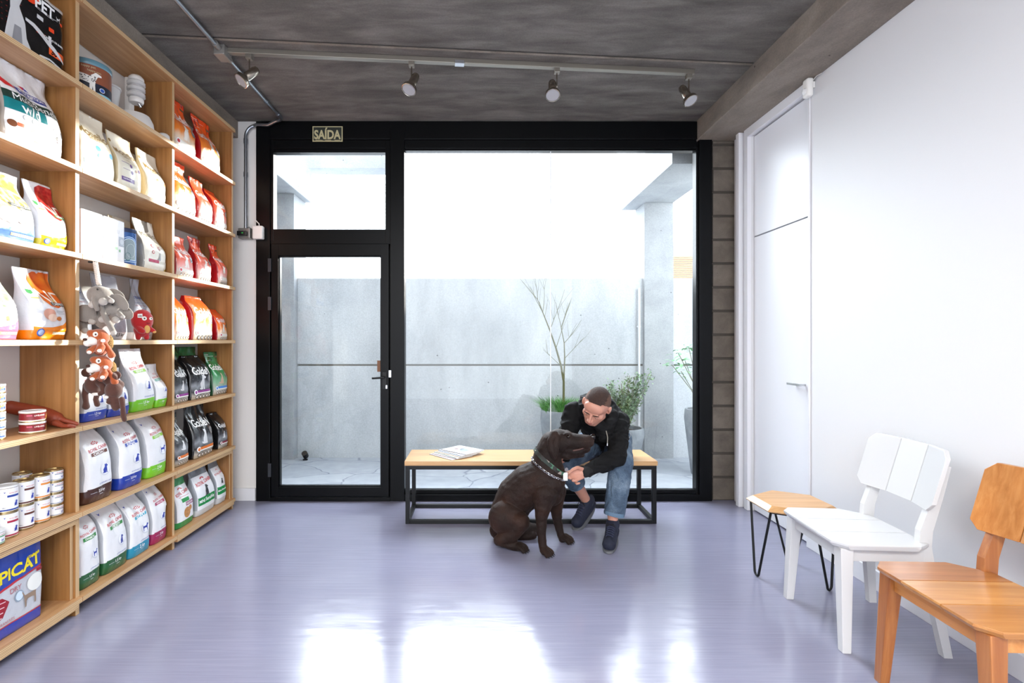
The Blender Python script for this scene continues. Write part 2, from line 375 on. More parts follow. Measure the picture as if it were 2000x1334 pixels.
lk = MB().box((fx(753.5), YF-.012, fz(759)), (fx(757), YF+.003, fz(752)), M('steel', '#b9bbc0', .3, metal=.9)); lk.box((fx(759.5), YF-.012, fz(737)), (fx(764.5), YF+.0, fz(723)), MATS['steel']); lk.build('lock', d1, bevel=.001)
for yy in (505, 580, 905): MB().box((fx(524), YF-.012, fz(yy+26)), (fx(530), YF+.004, fz(yy)), M('hinge_grey', '#3c3f45', .4, metal=.5)).build('hinge', d1, bevel=.001)
t = thing('door_sign', 'small brown card hanging on the door glass above the handle', 'sign', (fx(739.5), YF+.03, fz(716)))
MB().box((-.017, -.004, -.045), (.017, 0, .05), M('brown_card', '#7a5236', .6)).build('card', t)
# exit sign SAIDA
sg = thing('exit_sign', 'glow-green exit sign lettered SAÍDA on the black frame above the door', 'sign', (fx(640), YF-.004, fz(262)))
sgm = M('photolum', '#b3ad86', .6); sd = M('sign_dark', '#1f2620', .5)
sw, sh = .126, .064
q = MB().box((-sw, -.0, -sh), (sw, .004, sh), sgm); q.box((-sw+.008, -.0012, -sh+.008), (sw-.008, .001, sh-.008), sd); q.build('plate', sg)
vs, fs, tw, th = text2d('SAÍDA', .035); k = .224/tw
q = MB(); q.add([(x*k, -.0022, y*k*1.3+.003) for x, y in vs], fs, sgm); q.build('lettering', sg)
for a_, b_ in ((-.1, -.04), (-.02, .03), (.06, .105)): MB().box((a_, -.0024, -.054), (b_, -.0016, -.051), sgm).build('fine_print', sg)

# ------------------------------------------------------------------ courtyard
YW = 5.92
struct(box('courtyard_floor', (-9, YB+.02, -.12), (9, 14, -.005), slate_m))
cw = MB(); cw.box((-2.10, YW, -.1), (3.6, YW+.2, 1.055), con_out); cw.box((-2.10, YW+.0, 1.075), (3.6, YW+.2, 2.07), con_out); cw.box((-2.10, YW+.02, 1.05), (3.6, YW+.18, 1.08), M('joint_dirt', '#6b6760', .9)); struct(cw.build('courtyard_wall_back', bevel=.006))
cl = MB(); cl.box((-2.55, YB+.2, -.1), (-2.35, YW+.3, 3.0), con_out); struct(cl.build('courtyard_wall_left'))
cl = MB(); cl.box((3.3, YB+.2, -.1), (3.5, YW+.3, 2.07), con_out); struct(cl.build('courtyard_wall_right'))
t = MB(); t.box((1.90, YW-.05, -.05), (2.235, YW+.3, 2.93), con_out2); struct(t.build('courtyard_column_right', bevel=.006))
t = MB(); t.box((1.73, YB+.25, 2.93), (2.235, YW+.3, 3.3), con_out2); struct(t.build('courtyard_beam_right', bevel=.006))
t = MB(); t.box((-2.35, YW-.1, -.05), (-2.10, YW+.3, 3.02), con_out2); struct(t.build('courtyard_column_left', bevel=.006))
t = MB(); t.box((-2.5, YB+.25, 3.02), (-2.03, YW+.3, 3.4), con_out2); struct(t.build('courtyard_beam_left', bevel=.006))
t = MB(); t.box((-2.3, 6.25, 3.45), (-1.12, 6.5, 3.9), con_out2); struct(t.build('courtyard_beam_far', bevel=.006))
t = thing('drain_pipe', 'thin white pipe running up the courtyard wall beside the column', 'pipe', (1.845, YW-.03, 0))
MB().tube([(0, 0, 0), (0, 0, 1.95)], .013, M('pvc', '#d8dade', .4)).build('pipe', t, smooth=True)
for z_ in (.5, 1.5): MB().box((-.02, 0, z_), (.02, .035, z_+.02), MATS['pvc']).build('clamp', t)
# neighbour buildings over the wall
b1 = thing('neighbour_building', 'pale rendered building with brown slatted shutters beyond the courtyard wall', 'building', (5.2, 9.5, 0))
pale = M('pale_render', '#d8d4cd', .8)
MB().box((-1.65, 0, -.1), (2.5, 2, 3.1), pale).build('wall', b1)
q = MB()
for k in range(30): q.box((-1.62, -.03, 1.9+k*.034), (-1.2, -.005, 1.917+k*.034), M('shutter_wood', '#b98f6a', .6))
q.build('shutter', b1)
b2 = thing('neighbour_tower', 'tall pale render tower behind the courtyard wall', 'building', (1.87, 9.2, 0))
MB().box((-.6, 0, -.1), (.6, 1.2, 7), pale).build('wall', b2)
# floodlight
t = thing('garden_spotlight', 'small black spotlight on the courtyard paving by the wall', 'spotlight', (-1.965, YW-.12, -.005))
MB().lathe([(.028, 0), (.028, .012), (.012, .016), (.012, .04)], black_steel, 16).build('base', t)
MB().tube([(0, .02, .04), (0, -.03, .085)], .032, black_steel, 16).build('head', t, smooth=True)

# ------------------------------------------------------------------ plants
def leafmesh(mb, p, d, L_, W_, mat, up=Vector((0, 0, 1)), bend=.25):
    d = d.normalized(); s = d.cross(up)
    if s.length < .01: s = Vector((1, 0, 0))
    s.normalize(); n = s.cross(d)
    c = [(0, 0, 0), (.3, .5, .02), (.65, .42, -bend*.3), (1, 0, -bend)]
    vs = [p]+[p+d*L_*a+s*W_*b_+n*L_*e for a, b_, e in c[1:3]]+[p+d*L_+n*L_*c[3][2]]+[p+d*L_*a-s*W_*b_+n*L_*e for a, b_, e in c[1:3][::-1]]+[p+d*L_*.5+n*L_*-.03]
    mb.add(vs, [(0, 1, 6), (1, 2, 6), (2, 3, 6), (3, 4, 6), (4, 5, 6), (5, 0, 6)], mat)
def pot(root, r0, r1, h_, name='pot'):
    MB().lathe([(r0*.98, 0), (r0*1.02, .02), ((r0+r1)/2*1.03, h_*.45), (r1*1.03, h_*.85), (r1, h_*.97), (r1*.97, h_), (r1*.85, h_), (r1*.8, h_*.9), (0.001, h_*.9)], con_pot, 40).build(name, root, smooth=True)
    MB().lathe([(0.001, h_*.93), (r1*.8, h_*.91), (r1*.82, h_*.89)], M('soil', '#3a2d22', .95, bump=1, bscale=60), 24).build('soil', root)
gr = [M('grass_a', '#4f8a3a', .6), M('grass_b', '#6aa24e', .6), M('grass_c', '#3c6b30', .6)]
bark = M('bark', '#6b6a48', .8, bump=.5)
p0 = P(1094, 872, 5.35)
t = thing('potted_tree', 'grey pot with green grass tufts and a thin bare tree beside the courtyard wall', 'plant', (p0.x, 5.35, -.005))
pot(t, .14, .2, .63)
g = MB()
for k in range(1100):
    a = random.uniform(0, 2*PI); rr = .17*math.sqrt(random.random()); p = Vector((rr*math.cos(a), rr*math.sin(a), .57)); L_ = random.uniform(.14, .27)
    dr = Vector((math.cos(a)*rr*2.2+random.uniform(-.25, .25), math.sin(a)*rr*2.2+random.uniform(-.25, .25), 1)).normalized(); sd_ = Vector((-math.sin(a*3), math.cos(a*3), 0))*.0028
    out = Vector((dr.x, dr.y, 0))
    q1 = p+dr*L_*.55; q2 = p+dr*L_+out*L_*.7-Vector((0, 0, L_*.18))
    g.add([p-sd_, p+sd_, q1+sd_*.8, q1-sd_*.8, q2], [(0, 1, 2, 3), (3, 2, 4)], random.choice(gr))
o = g.build('grass', t); o['kind'] = 'stuff'
def branch(mb, p, d, L_, r, depth, rnd):
    pts = [p]; q = p.copy(); dd = d.copy()
    for i in range(4):
        dd = (dd+Vector((rnd.uniform(-.12, .12), rnd.uniform(-.12, .12), .05))).normalized(); q = q+dd*L_/4; pts.append(q.copy())
    mb.tube(pts, r, bark, 6, rs=[r*(1-.15*i) for i in range(5)])
    if depth:
        for k in range(3):
            i = rnd.choice([1, 2, 3, 4]); a = rnd.uniform(0, 2*PI)
            nd = (dd+Vector((math.cos(a)*.6, math.sin(a)*.4, .25))).normalized()
            branch(mb, pts[i], nd, L_*.62, r*.5, depth-1, rnd)
rn = random.Random(3)
g = MB()
tr_ = lambda px, py, dy=0: P(px, py, 5.35+dy)-Vector((p0.x, 5.35, -.005))
g.tube([tr_(1101, 790), tr_(1101, 745), tr_(1096, 715), tr_(1086, 680), tr_(1074, 645), tr_(1060, 610), tr_(1050, 585)], .01, bark, 8, rs=[.013, .012, .011, .009, .007, .005, .003])
g.tube([tr_(1101, 745), tr_(1103, 700), tr_(1102, 670), tr_(1096, 640), tr_(1106, 610), tr_(1112, 592)], .01, bark, 8, rs=[.009, .007, .005, .004, .003, .002])
for (px, py, dx, dz, L_) in [(1086, 680, .3, 1, .35), (1074, 645, .25, 1, .45), (1074, 645, -.5, 1, .3), (1060, 610, -.45, 1, .3), (1060, 610, .3, 1, .35), (1050, 585, -.7, .8, .25), (1050, 585, -.1, 1, .25), (1102, 670, .7, .8, .3), (1096, 640, .5, 1, .28), (1096, 640, -.3, 1, .25), (1103, 700, .6, .6, .3), (1096, 715, -.8, .7, .25)]:
    branch(g, tr_(px, py), Vector((dx, rn.uniform(-.3, .3), dz)).normalized(), L_, .0035, 1, rn)
g.build('trunk', t, smooth=True)
p1 = P(1222, 870, 5.5)
t = thing('potted_bush', 'round grey pot with a grey-green leafy bush behind the seated man', 'plant', (p1.x, 5.5, -.005))
pot(t, .12, .19, .42)
g = MB(); st = MB(); lv = [M('sage_a', '#7c9a72', .6), M('sage_b', '#93ad86', .6), M('sage_c', '#5f7d55', .6)]
for (cx, cz, sx) in [(-.1, .82, .13), (.06, .72, .16), (.16, .86, .11), (.0, .58, .13)]:
    for k in range(7):
        e = Vector((cx+random.uniform(-1, 1)*sx, random.uniform(-.12, .12), cz+random.uniform(-.03, .2)))
        st.tube([(0, 0, .36), (e.x*.5, e.y*.5, .36+(e.z-.36)*.5), e], .003, bark, 5)
        for j in range(80):
            q_ = Vector((0, 0, .36)).lerp(e, random.uniform(.35, 1.0))+Vector((random.gauss(0, .022), random.gauss(0, .022), random.gauss(0, .022)))
            leafmesh(g, q_, Vector((random.uniform(-1, 1), random.uniform(-1, 1), random.uniform(.0, 1.2))), .04, .02, random.choice(lv))
g.build('foliage', t); st.build('stem', t)
p2 = P(1372, 870, 5.2)
t = thing('potted_shrub', 'tall tapered grey pot with a long-stemmed broad-leaved shrub beside the window edge', 'plant', (p2.x, 5.2, -.005))
pot(t, .11, .17, .66)
g = MB(); st = MB(); lv = [M('leaf_a', '#6fae6e', .5), M('leaf_b', '#8cc68a', .5), M('leaf_c', '#4f8a55', .5)]
for (px, py) in [(1312, 712), (1325, 690), (1345, 678), (1338, 705), (1360, 680), (1372, 670), (1355, 715), (1390, 690), (1400, 710), (1330, 725), (1380, 720)]:
    e = P(px, py, 5.2+random.uniform(-.15, .15))-Vector((p2.x, 5.2, -.005))
    st.tube([(random.uniform(-.04, .04), 0, .58), Vector((0, 0, .6)).lerp(e, .5)+Vector((e.x*-.12, 0, 0)), e], .0035, bark, 5)
    for j in range(11):
        a = 2*PI*j/11+random.random(); q_ = e+Vector((random.gauss(0, .03), random.gauss(0, .03), random.gauss(-.02, .03)))
        leafmesh(g, q_, Vector((math.cos(a), math.sin(a), random.uniform(-.1, .6))), .085, .032, random.choice(lv), bend=.35)
g.build('foliage', t); st.build('stem', t)

# ------------------------------------------------------------------ shelving
LV = [.075, .495, .917, 1.34, 1.765, 2.19, 2.605, 3.03]; TH = .025
UP = [1.727, 2.519, 3.311, 4.104]
names = ['near', 'middle', 'far']
for c_ in range(3):
    y0, y1 = UP[c_], UP[c_+1]
    t = thing('shelving_unit', 'plywood wall shelving bay, the %s one of three in the row along the left wall' % ['nearest', 'middle', 'farthest'][c_], 'shelving', (-2.1, (y0+y1)/2, 0), group='plywood shelving bays')
    off = Vector((2.1, -(y0+y1)/2, 0))
    ups = [y1] if c_ else [y0, y1]
    for yu in ups:
        o = MB().box((-2.247, yu-TH/2, 0), (-1.975, yu+TH/2, 3.03), ply_z, {'+x': edge_v, '-x': edge_v}).build('upright_panel', t, off, bevel=.001)
    for k, z in enumerate(LV):
        a = y0-.005 if c_ == 0 else y0+.006; b_ = y1+.008
        q = MB().box((-2.245, y0+TH/2, z-TH/2), (-1.976, y1-TH/2, z+TH/2), ply_y, {'+x': edge_h})
        q.box((-1.976, a, z-TH/2), (-1.952, b_-.004, z+TH/2), ply_y, {'+x': edge_h})
        q.build('shelf', t, off, bevel=.001)
    if c_ != 1:                 # the bottom compartments are separate boxes slid in
        q = MB(); q.box((-2.24, y1-TH/2-.022, LV[0]+TH/2), (-1.985, y1-TH/2-.001, LV[1]-TH/2-.03), ply_z, {'+x': edge_v}); q.build('inner_panel', t, off, bevel=.001)
        q = MB(); q.box((-2.24, y0+TH/2, LV[1]-TH/2-.03), (-1.965, y1-TH/2, LV[1]-TH/2-.004), ply_y, {'+x': edge_h}); q.build('inner_shelf', t, off, bevel=.001)
        q = MB(); q.box((-1.976, y0+TH/2, LV[0]-TH/2-.022), (-1.955, y1-TH/2, LV[0]-TH/2-.001), ply_y, {'+x': edge_h}); q.build('front_rail', t, off, bevel=.001)
SZ = [z+TH/2+.0015 for z in LV]

# ------------------------------------------------------------------ bags
def sstep(a, b, x):
    t_ = max(0, min(1, (x-a)/(b-a))); return t_*t_*(3-2*t_)
def bag_prof(style, v):
    if style == 'seal':
        t_ = .82+.18*sstep(0, .15, v)-.93*sstep(.42, .9, v)
        w = 1-.03*sstep(0, .5, v)-.06*sstep(.5, .78, v)+.06*sstep(.8, 1, v); xo = -.25*sstep(.3, 1, v)
    elif style == 'neck':
        t_ = .85+.15*sstep(0, .12, v)-.95*sstep(.4, .82, v)
        w = 1-.03*sstep(.2, .5, v)-.2*sstep(.45, .76, v)+.14*sstep(.8, .95, v); xo = -.3*sstep(.3, 1, v)
    elif style == 'fold':
        t_ = .9+.1*sstep(0, .1, v)-.7*sstep(.68, 1.0, v)**1.3
        w = 1-.05*sstep(0, .7, v)-.14*sstep(.82, 1, v)**2; xo = -.34*sstep(.5, 1, v)
    elif style == 'pinch':
        t_ = .9+.1*sstep(0, .1, v)-.95*sstep(.45, .85, v)
        w = 1-.62*sstep(.35, .72, v)+.1*sstep(.8, 1, v); xo = -.2*sstep(.3, 1, v)
    else:
        t_ = 1; w = 1; xo = 0
    return w, max(t_, .03), xo
class Bag:
    def __init__(s, w, h, t, style, side, front, amp=.005, seed=0, lean=0, bands=(), topcol=None):
        s.w, s.h, s.t, s.style, s.amp, s.seed, s.lean = w, h, t, style, amp, seed, lean
        s.mb = MB(); s.bbs = []
        rows = sorted(set([round(i/38, 4) for i in range(39)]+[round(b_[0], 4) for b_ in bands]+[round(b_[1], 4) for b_ in bands]))
        ns = 28; ss = [-1+2*i/ns for i in range(ns+1)]; yn = [math.sin(PI/2*q) for q in ss]
        ring = [(y, 1) for y in yn]+[(y, -1) for y in yn[::-1][1:-1]]
        n = len(ring)
        for v in rows:
            for y, sd_ in ring: s.mb.v.append(tuple(s.pt(y, v, sd_)))
        for i in range(len(rows)-1):
            vm = (rows[i]+rows[i+1])/2
            for j in range(n):
                a = i*n+j; b_ = i*n+(j+1) % n
                isf = j < ns and abs(ss[j]+1/ns) < .80
                mt = front if isf else side
                for b0, b1, cc in bands:
                    if b0-1e-6 <= vm <= b1+1e-6: mt = cc
                s.mb.f.append((a, b_, b_+n, a+n)); s.mb.m.append(s.mb.mi(mt))
        s.mb.f.append(tuple(range(n))[::-1]); s.mb.m.append(s.mb.mi(side))
        e = (len(rows)-1)*n; k = s.mb.mi(front)
        top = len(s.mb.v); c_ = Vector((0, 0, 0))
        for j in range(n): c_ += Vector(s.mb.v[e+j])
        s.mb.v.append(tuple(c_/n))
        for j in range(n): s.mb.f.append((e+j, e+(j+1) % n, top)); s.mb.m.append(k)
    def pt(s, yn, v, sd_=1, eps=0):
        w, t_, xo = bag_prof(s.style, v)
        yn = max(-1, min(1, yn)); y = yn*s.w/2*w
        p = 4.5 if s.style != 'block' else 12
        x = sd_*s.t/2*t_*(max(0, 1-abs(yn)**p))**(1/p)
        z = v*s.h
        a = s.amp*(.25+sstep(0, .3, v))*(1.6 if v > .55 else 1)
        q = noise.noise(Vector((y*13+s.seed, z*8+s.seed*.7, sd_*3)))+.6*noise.noise(Vector((y*34+s.seed, z*13, sd_*5+s.seed)))
        q2 = noise.noise(Vector((z*11+s.seed, yn*.5, 9+s.seed)))
        x += a*q*(1 if abs(yn) < .97 else 0)+eps; y += a*.8*q2
        x += xo*s.t+s.t/2*0-s.lean*v*v*s.h
        if s.style != 'block' and v < .03: x *= 1
        return Vector((x, y, z))
    def surf(s, u, v): pass
    def put(s, vs, fs, mat, lift=0):            # 2-D metres: x right from centre, y up from base
        a0, a1 = min(p[0] for p in vs), max(p[0] for p in vs); b0, b1 = min(p[1] for p in vs), max(p[1] for p in vs)
        ly = 0
        for (c0, c1, d0, d1, l_) in s.bbs:
            if a0 < c1 and a1 > c0 and b0 < d1 and b1 > d0: ly = max(ly, l_+1)
        s.bbs.append((a0, a1, b0, b1, ly)); eps = .0014+.00065*ly
        out = []
        for y, z in vs:
            v = max(0, min(1, z/s.h)); w, t_, xo = bag_prof(s.style, v)
            yn = y/(s.w/2*w)
            out.append(s.pt(max(-.96, min(.96, yn)), v, 1, eps))
        s.mb.add(out, fs, mat)
    def rect(s, u0, v0, u1, v1, mat, skew=0):
        a, b_ = (u0-.5)*s.w, (u1-.5)*s.w; c_, d = v0*s.h, v1*s.h
        nx = max(1, int(abs(b_-a)/.008)+1); nz = max(1, int(abs(d-c_)/.008)+1)
        vs = [(a+(b_-a)*i/nx, c_+(d-c_)*j/nz+skew*s.h*(i/nx)) for j in range(nz+1) for i in range(nx+1)]
        fs = [(j*(nx+1)+i, j*(nx+1)+i+1, (j+1)*(nx+1)+i+1, (j+1)*(nx+1)+i) for j in range(nz) for i in range(nx)]
        s.put(vs, fs, mat)
    def disc(s, u, v, r, mat, sx=1):
        cx, cy = (u-.5)*s.w, v*s.h; R = r*s.w; n = 20; k = max(1, int(R/.008)+1)
        vs = [(cx, cy)]; fs = []
        for i in range(1, k+1):
            for j in range(n): a = 2*PI*j/n; vs.append((cx+R*sx*i/k*math.cos(a), cy+R*i/k*math.sin(a)))
        for j in range(n): fs.append((0, 1+j, 1+(j+1) % n))
        for i in range(1, k):
            for j in range(n): a = 1+(i-1)*n+j; b_ = 1+(i-1)*n+(j+1) % n; fs.append((a, a+n, b_+n, b_))
        s.put(vs, fs, mat)
    def poly(s, pts, mat, fine=.012):
        vs, fs = poly2d([((u-.5)*s.w, v*s.h) for u, v in pts]); vs, fs = subdiv2d(vs, fs, fine); s.put(vs, fs, mat)
    def shape(s, sh, u, v, size, mat):
        k = size*s.w; vs, fs = poly2d([((u-.5)*s.w+x*k, v*s.h+y*k) for x, y in sh]); s.put(*subdiv2d(vs, fs, .01), mat)
    def text(s, t_, u, v, W, mat, bold=0, hs=1, rise=0):
        vs, fs, tw, th = text2d(t_, bold); k = W*s.w/max(tw, .01)
        vs = [((u-.5)*s.w+x*k, v*s.h+y*k*hs+rise*x*k) for x, y in vs]
        s.put(*subdiv2d(vs, fs, .01), mat)
    def build(s, name, loc, rz=0):
        o = s.mb.build(name); o.location = loc; o.rotation_euler = (0, 0, rz)
        sm = [True]*len(o.data.polygons); o.data.polygons.foreach_set('use_smooth', sm)
        return o
def foil(name, col, rough=.28, var=.04): return M('foil_'+name, col, rough, bump=.35, bscale=16, var=var, vscale=5, coat=.3, bdist=.02)
def grad(name, stops, rough=.3, noisy=.12, nscale=6):
    nm = 'print_'+name
    if nm in MATS: return MATS[nm]
    m, b, tc, N, L = nodes(nm, rough)
    sx = N('ShaderNodeSeparateXYZ'); L(tc.outputs['Generated'], sx.inputs[0])
    n = N('ShaderNodeTexNoise', Scale=nscale, Detail=4, Distortion=1.5); L(tc.outputs['Object'], n.inputs['Vector'])
    ma = N('ShaderNodeMath', operation='MULTIPLY_ADD'); ma.inputs[1].default_value = noisy*2; L(n.outputs['Fac'], ma.inputs[0]); L(sx.outputs[2], ma.inputs[2])
    su = N('ShaderNodeMath', operation='SUBTRACT'); su.inputs[1].default_value = noisy; L(ma.outputs[0], su.inputs[0])
    r = ramp(N, L, su.outputs[0], stops); L(r.outputs['Color'], b.inputs['Base Color'])
    n2 = N('ShaderNodeTexNoise', Scale=16.0, Detail=4); L(tc.outputs['Object'], n2.inputs['Vector'])
    bp = N('ShaderNodeBump'); bp.inputs['Strength'].default_value = .35; bp.inputs['Distance'].default_value = .02; L(n2.outputs['Fac'], bp.inputs['Height']); L(bp.outputs['Normal'], b.inputs['Normal'])
    b.inputs['Coat Weight'].default_value = .3
    return m
ink = lambda c: M('ink_'+c, c, .4)
WHT = foil('white', '#e8e9ec'); SIDEW = foil('side_grey', '#b9bcc2', .4)
def side_print(B, n=9, col='#8d93a6'):
    pass
def rc(seed, w, h, col, txt, box_c, shp, wt, style='fold', lean=.03, t=.1):
    bc = foil('band'+col, col)
    B = Bag(w, h, t, style, SIDEW, WHT, .0055, seed, lean, bands=[(0, .17, bc)])
    red = ink('#c3262e'); blue = ink('#2b3fa0')
    B.rect(.06, .165, .98, .175, bc, .03); B.rect(.08, .165, .97, .19, bc, 0.0)
    for i, (dx, dy) in enumerate([(-.1, 0), (-.055, .02), (0, .03), (.055, .02), (.1, 0), (-.06, -.02), (0, -.012), (.06, -.02)]): B.disc(.5+dx, .77+dy*.6, .017, red)
    B.text('ROYAL CANIN', .52, .70, .66, red, .012, 1.15, .12)
    if box_c:
        B.rect(.24, .605, .8, .65, ink(box_c), .02); B.text(txt, .5, .637, .38, ink('#f4f4f4'), .02, 1, .05)
    B.disc(.66, .40, .17, ink('#d3d6de')); B.disc(.66, .41, .15, ink('#eceef2'))
    B.shape(shp, .66, .41, .24, blue)
    B.shape([(-.5, .5), (0, .1), (.5, .5), (.3, 0), (0, -.5), (-.3, 0)], .14, .84, .07, blue)
    B.text('VETERINARY DIET', .64, .225, .44, blue, 0, 1, .04)
    B.text(wt, .5, .13, .24, ink('#f4f4f4'), .02); B.rect(.14, .125, .34, .13, ink('#c8ccd4')); B.rect(.42, .085, .55, .092, ink('#c8ccd4'))
    B.poly([(.86, .03), (.94, .03), (.9, .07)], ink('#f0d020'))
    return B
def golden(seed, w, h, kind, style='neck', lean=.02, t=.11, animal=SIT, lab=None, amp=.006):
    if kind == 'orange':
        f = grad('orange', [(0, '#d8c3a0'), (.14, '#efe6d8'), (.27, '#f3cfae'), (.38, '#f38a34'), (.66, '#f0621e'), (1, '#e84414')]); sd_ = foil('dark_red', '#a0141c'); an = '#efe6dc'; lc = lab or '#f3e9e4'
    elif kind == 'pink':
        f = grad('pink', [(0, '#cfc0ac'), (.15, '#efe2dc'), (.28, '#f0a09a'), (.42, '#f07058'), (.7, '#f05a30'), (1, '#ec4a20')]); sd_ = foil('dark_red', '#a0141c'); an = '#f3ebe4'; lc = lab or '#f3e9e4'
    elif kind == 'black':
        f = grad('black', [(0, '#a99c84'), (.09, '#b8b2a8'), (.16, '#35363a'), (.3, '#8e9196'), (.42, '#3a3b40'), (.55, '#16171a'), (1, '#0e0f12')], .2); sd_ = foil('black_side', '#141416', .25); an = '#d8d8da'; lc = lab or '#8c2f88'
    else:
        f = grad('green', [(0, '#a99c84'), (.12, '#c9c6bc'), (.3, '#7fae8c'), (.5, '#2f8a4c'), (1, '#1f6e3a')], .25); sd_ = foil('green_side', '#174a2a', .25); an = '#c9ad92'; lc = lab or '#3a7fd0'
    B = Bag(w, h, t, style, sd_, f, amp, seed, lean)
    wh = ink('#f6f4f2')
    B.shape(animal, .5, .39, .42, ink(an))
    B.disc(.84, .46, .1, M('silver_seal', '#b9bcc0', .25, metal=.7))
    B.text('GoldeN', .5, .645, .8, wh, .018, 1.15, -.03); B.text('FORMULA', .55, .585, .36, wh, .01)
    B.rect(.1, .13, .95, .2, ink('#efece6') if kind in ('orange', 'pink') else ink(lc)); B.rect(.12, .125, .95, .15, ink('#f2efe9'))
    B.disc(.16, .165, .075, ink('#f4f4f4')); B.disc(.16, .165, .045, ink(lc if kind not in ('orange', 'pink') else '#c8404a'))
    for i in range(5): B.disc(.2+.16*i, .055, .055, ink('#202226') if kind in ('black', 'green') else ink('#5b5650')); B.disc(.2+.16*i, .055, .032, wh)
    if style == 'neck': B.rect(.1, .9, .6, .905, wh); B.rect(.72, .86, .92, .9, ink('#6b5a48')); B.rect(.08, .8, .4, .806, wh); B.rect(.08, .93, .35, .938, wh)
    B.poly([(.94, .02), (.99, .02), (.965, .045)], ink('#f0d020'))
    return B
def monello(seed, w, h, col, txt, style='seal', lean=.03):
    B = Bag(w, h, .1, style, foil('tan_side', '#cbbb95'), foil('cream', '#e9e4d2', .35), .0045, seed, lean)
    g = ink('#8f7440'); B.text('Monello', .52, .68, .74, g, .01, 1.0, -.04); B.text('Select', .5, .61, .3, g)
    B.rect(.1, .15, .58, .22, ink(col)); B.text(txt, .3, .19, .3, ink('#f4f4f4'), .02); B.rect(.6, .15, .9, .22, ink('#ded8c4'))
    for u, v in [(.48, .45), (.84, .42), (.5, .34)]: B.disc(u, v, .055, ink(col))
    B.disc(.7, .4, .04, ink('#b28a70')); B.rect(.14, .475, .42, .482, ink(col)); B.rect(.16, .36, .42, .366, ink(col)); B.rect(.55, .5, .8, .504, g); B.rect(.35, .53, .55, .534, g)
    B.disc(.12, .84, .05, g); B.poly([(.86, .02), (.96, .02), (.91, .06)], ink('#f0d020'))
    return B
def fruit(name, c1, c2, c3, sc=30):
    nm = 'fruit_'+name
    if nm in MATS: return MATS[nm]
    m, b, tc, N, L = nodes(nm, .35)
    v = N('ShaderNodeTexVoronoi', Scale=sc); L(tc.outputs['Object'], v.inputs['Vector'])
    n = N('ShaderNodeTexNoise', Scale=9.0, Detail=4, Distortion=1); L(tc.outputs['Object'], n.inputs['Vector'])
    mx = N('ShaderNodeMix', data_type='FLOAT'); mx.inputs[0].default_value = .6; L(v.outputs['Distance'], mx.inputs[2]); L(n.outputs['Fac'], mx.inputs[3])
    r = ramp(N, L, mx.outputs[0], [(.2, c1), (.45, c2), (.65, c3)]); L(r.outputs['Color'], b.inputs['Base Color']); return m
def nd(seed, w, h, fr_m, txt, bandc, lean=.04, boxc='#3a4440', style='seal', meat='#d9a08c'):
    bc = foil('nd'+bandc, bandc, .2)
    B = Bag(w, h, .12, style, foil('nd_side', '#b9bcc4', .35), foil('silver_white', '#dfe1e6', .3), .006, seed, lean, bands=[(0, .13, bc)])
    B.poly([(.04, .12), (.96, .12), (.96, .29), (.8, .21), (.5, .175), (.2, .17), (.04, .18)], bc)
    B.poly([(.36, .92), (.5, .97), (.96, .97), (.96, .62), (.88, .52), (.7, .455), (.5, .47), (.36, .56), (.3, .7), (.31, .84)], fr_m)
    wt = ink('#f2eee4'); B.text('N', .46, .6, .3, wt, .0, 1.1, -.1); B.text('D', .82, .585, .28, wt, .0, 1.05); B.text('&', .64, .57, .09, ink('#f4e7a0'), .01)
    B.rect(.5, .49, .92, .535, ink(boxc), -.008); B.text(txt, .71, .51, .34, ink('#e8e8e8'), .01)
    B.disc(.42, .36, .13, ink(meat), 1.3); B.disc(.5, .31, .09, ink('#e6c8b4'), 1.4); B.disc(.68, .3, .05, ink('#c77a42'), 1.5)
    B.rect(.62, .41, .86, .415, ink('#8f949c')); B.rect(.62, .39, .8, .395, ink('#8f949c')); B.rect(.66, .37, .86, .375, ink('#8f949c'))
    B.disc(.18, .1, .09, ink('#3c63b8')); B.disc(.18, .1, .065, ink('#a9bfe6')); B.rect(.5, .07, .92, .11, ink('#c8b488')); B.text('MINI BREEDS', .7, .09, .34, wt, .02)
    B.poly([(.12, .7), (.22, .69), (.22, .65), (.17, .63), (.12, .65)], ink('#4f9a5c')); B.rect(.12, .57, .28, .59, ink('#d8c070'))
    return B
def premier(seed, w, h, style, lean=.03, side='#8e929a'):
    B = Bag(w, h, .1, style, foil('pr_side', side, .3), foil('pr_front', '#aab0bb', .3), .006, seed, lean, bands=[(0, .12, foil('pr_low', '#d8dade'))])
    bl = ink('#33508f'); B.text('Premier', .5, .7, .6, bl, .01); B.rect(.2, .6, .7, .605, bl); B.rect(.2, .55, .6, .556, ink('#8c3340')); B.rect(.2, .5, .65, .505, ink('#55606f'))
    B.disc(.7, .48, .12, ink('#e6e6ea')); B.rect(.15, .3, .5, .36, ink('#78b84a')); B.text('2,5 kg', .6, .07, .3, ink('#26303c'), .02)
    return B
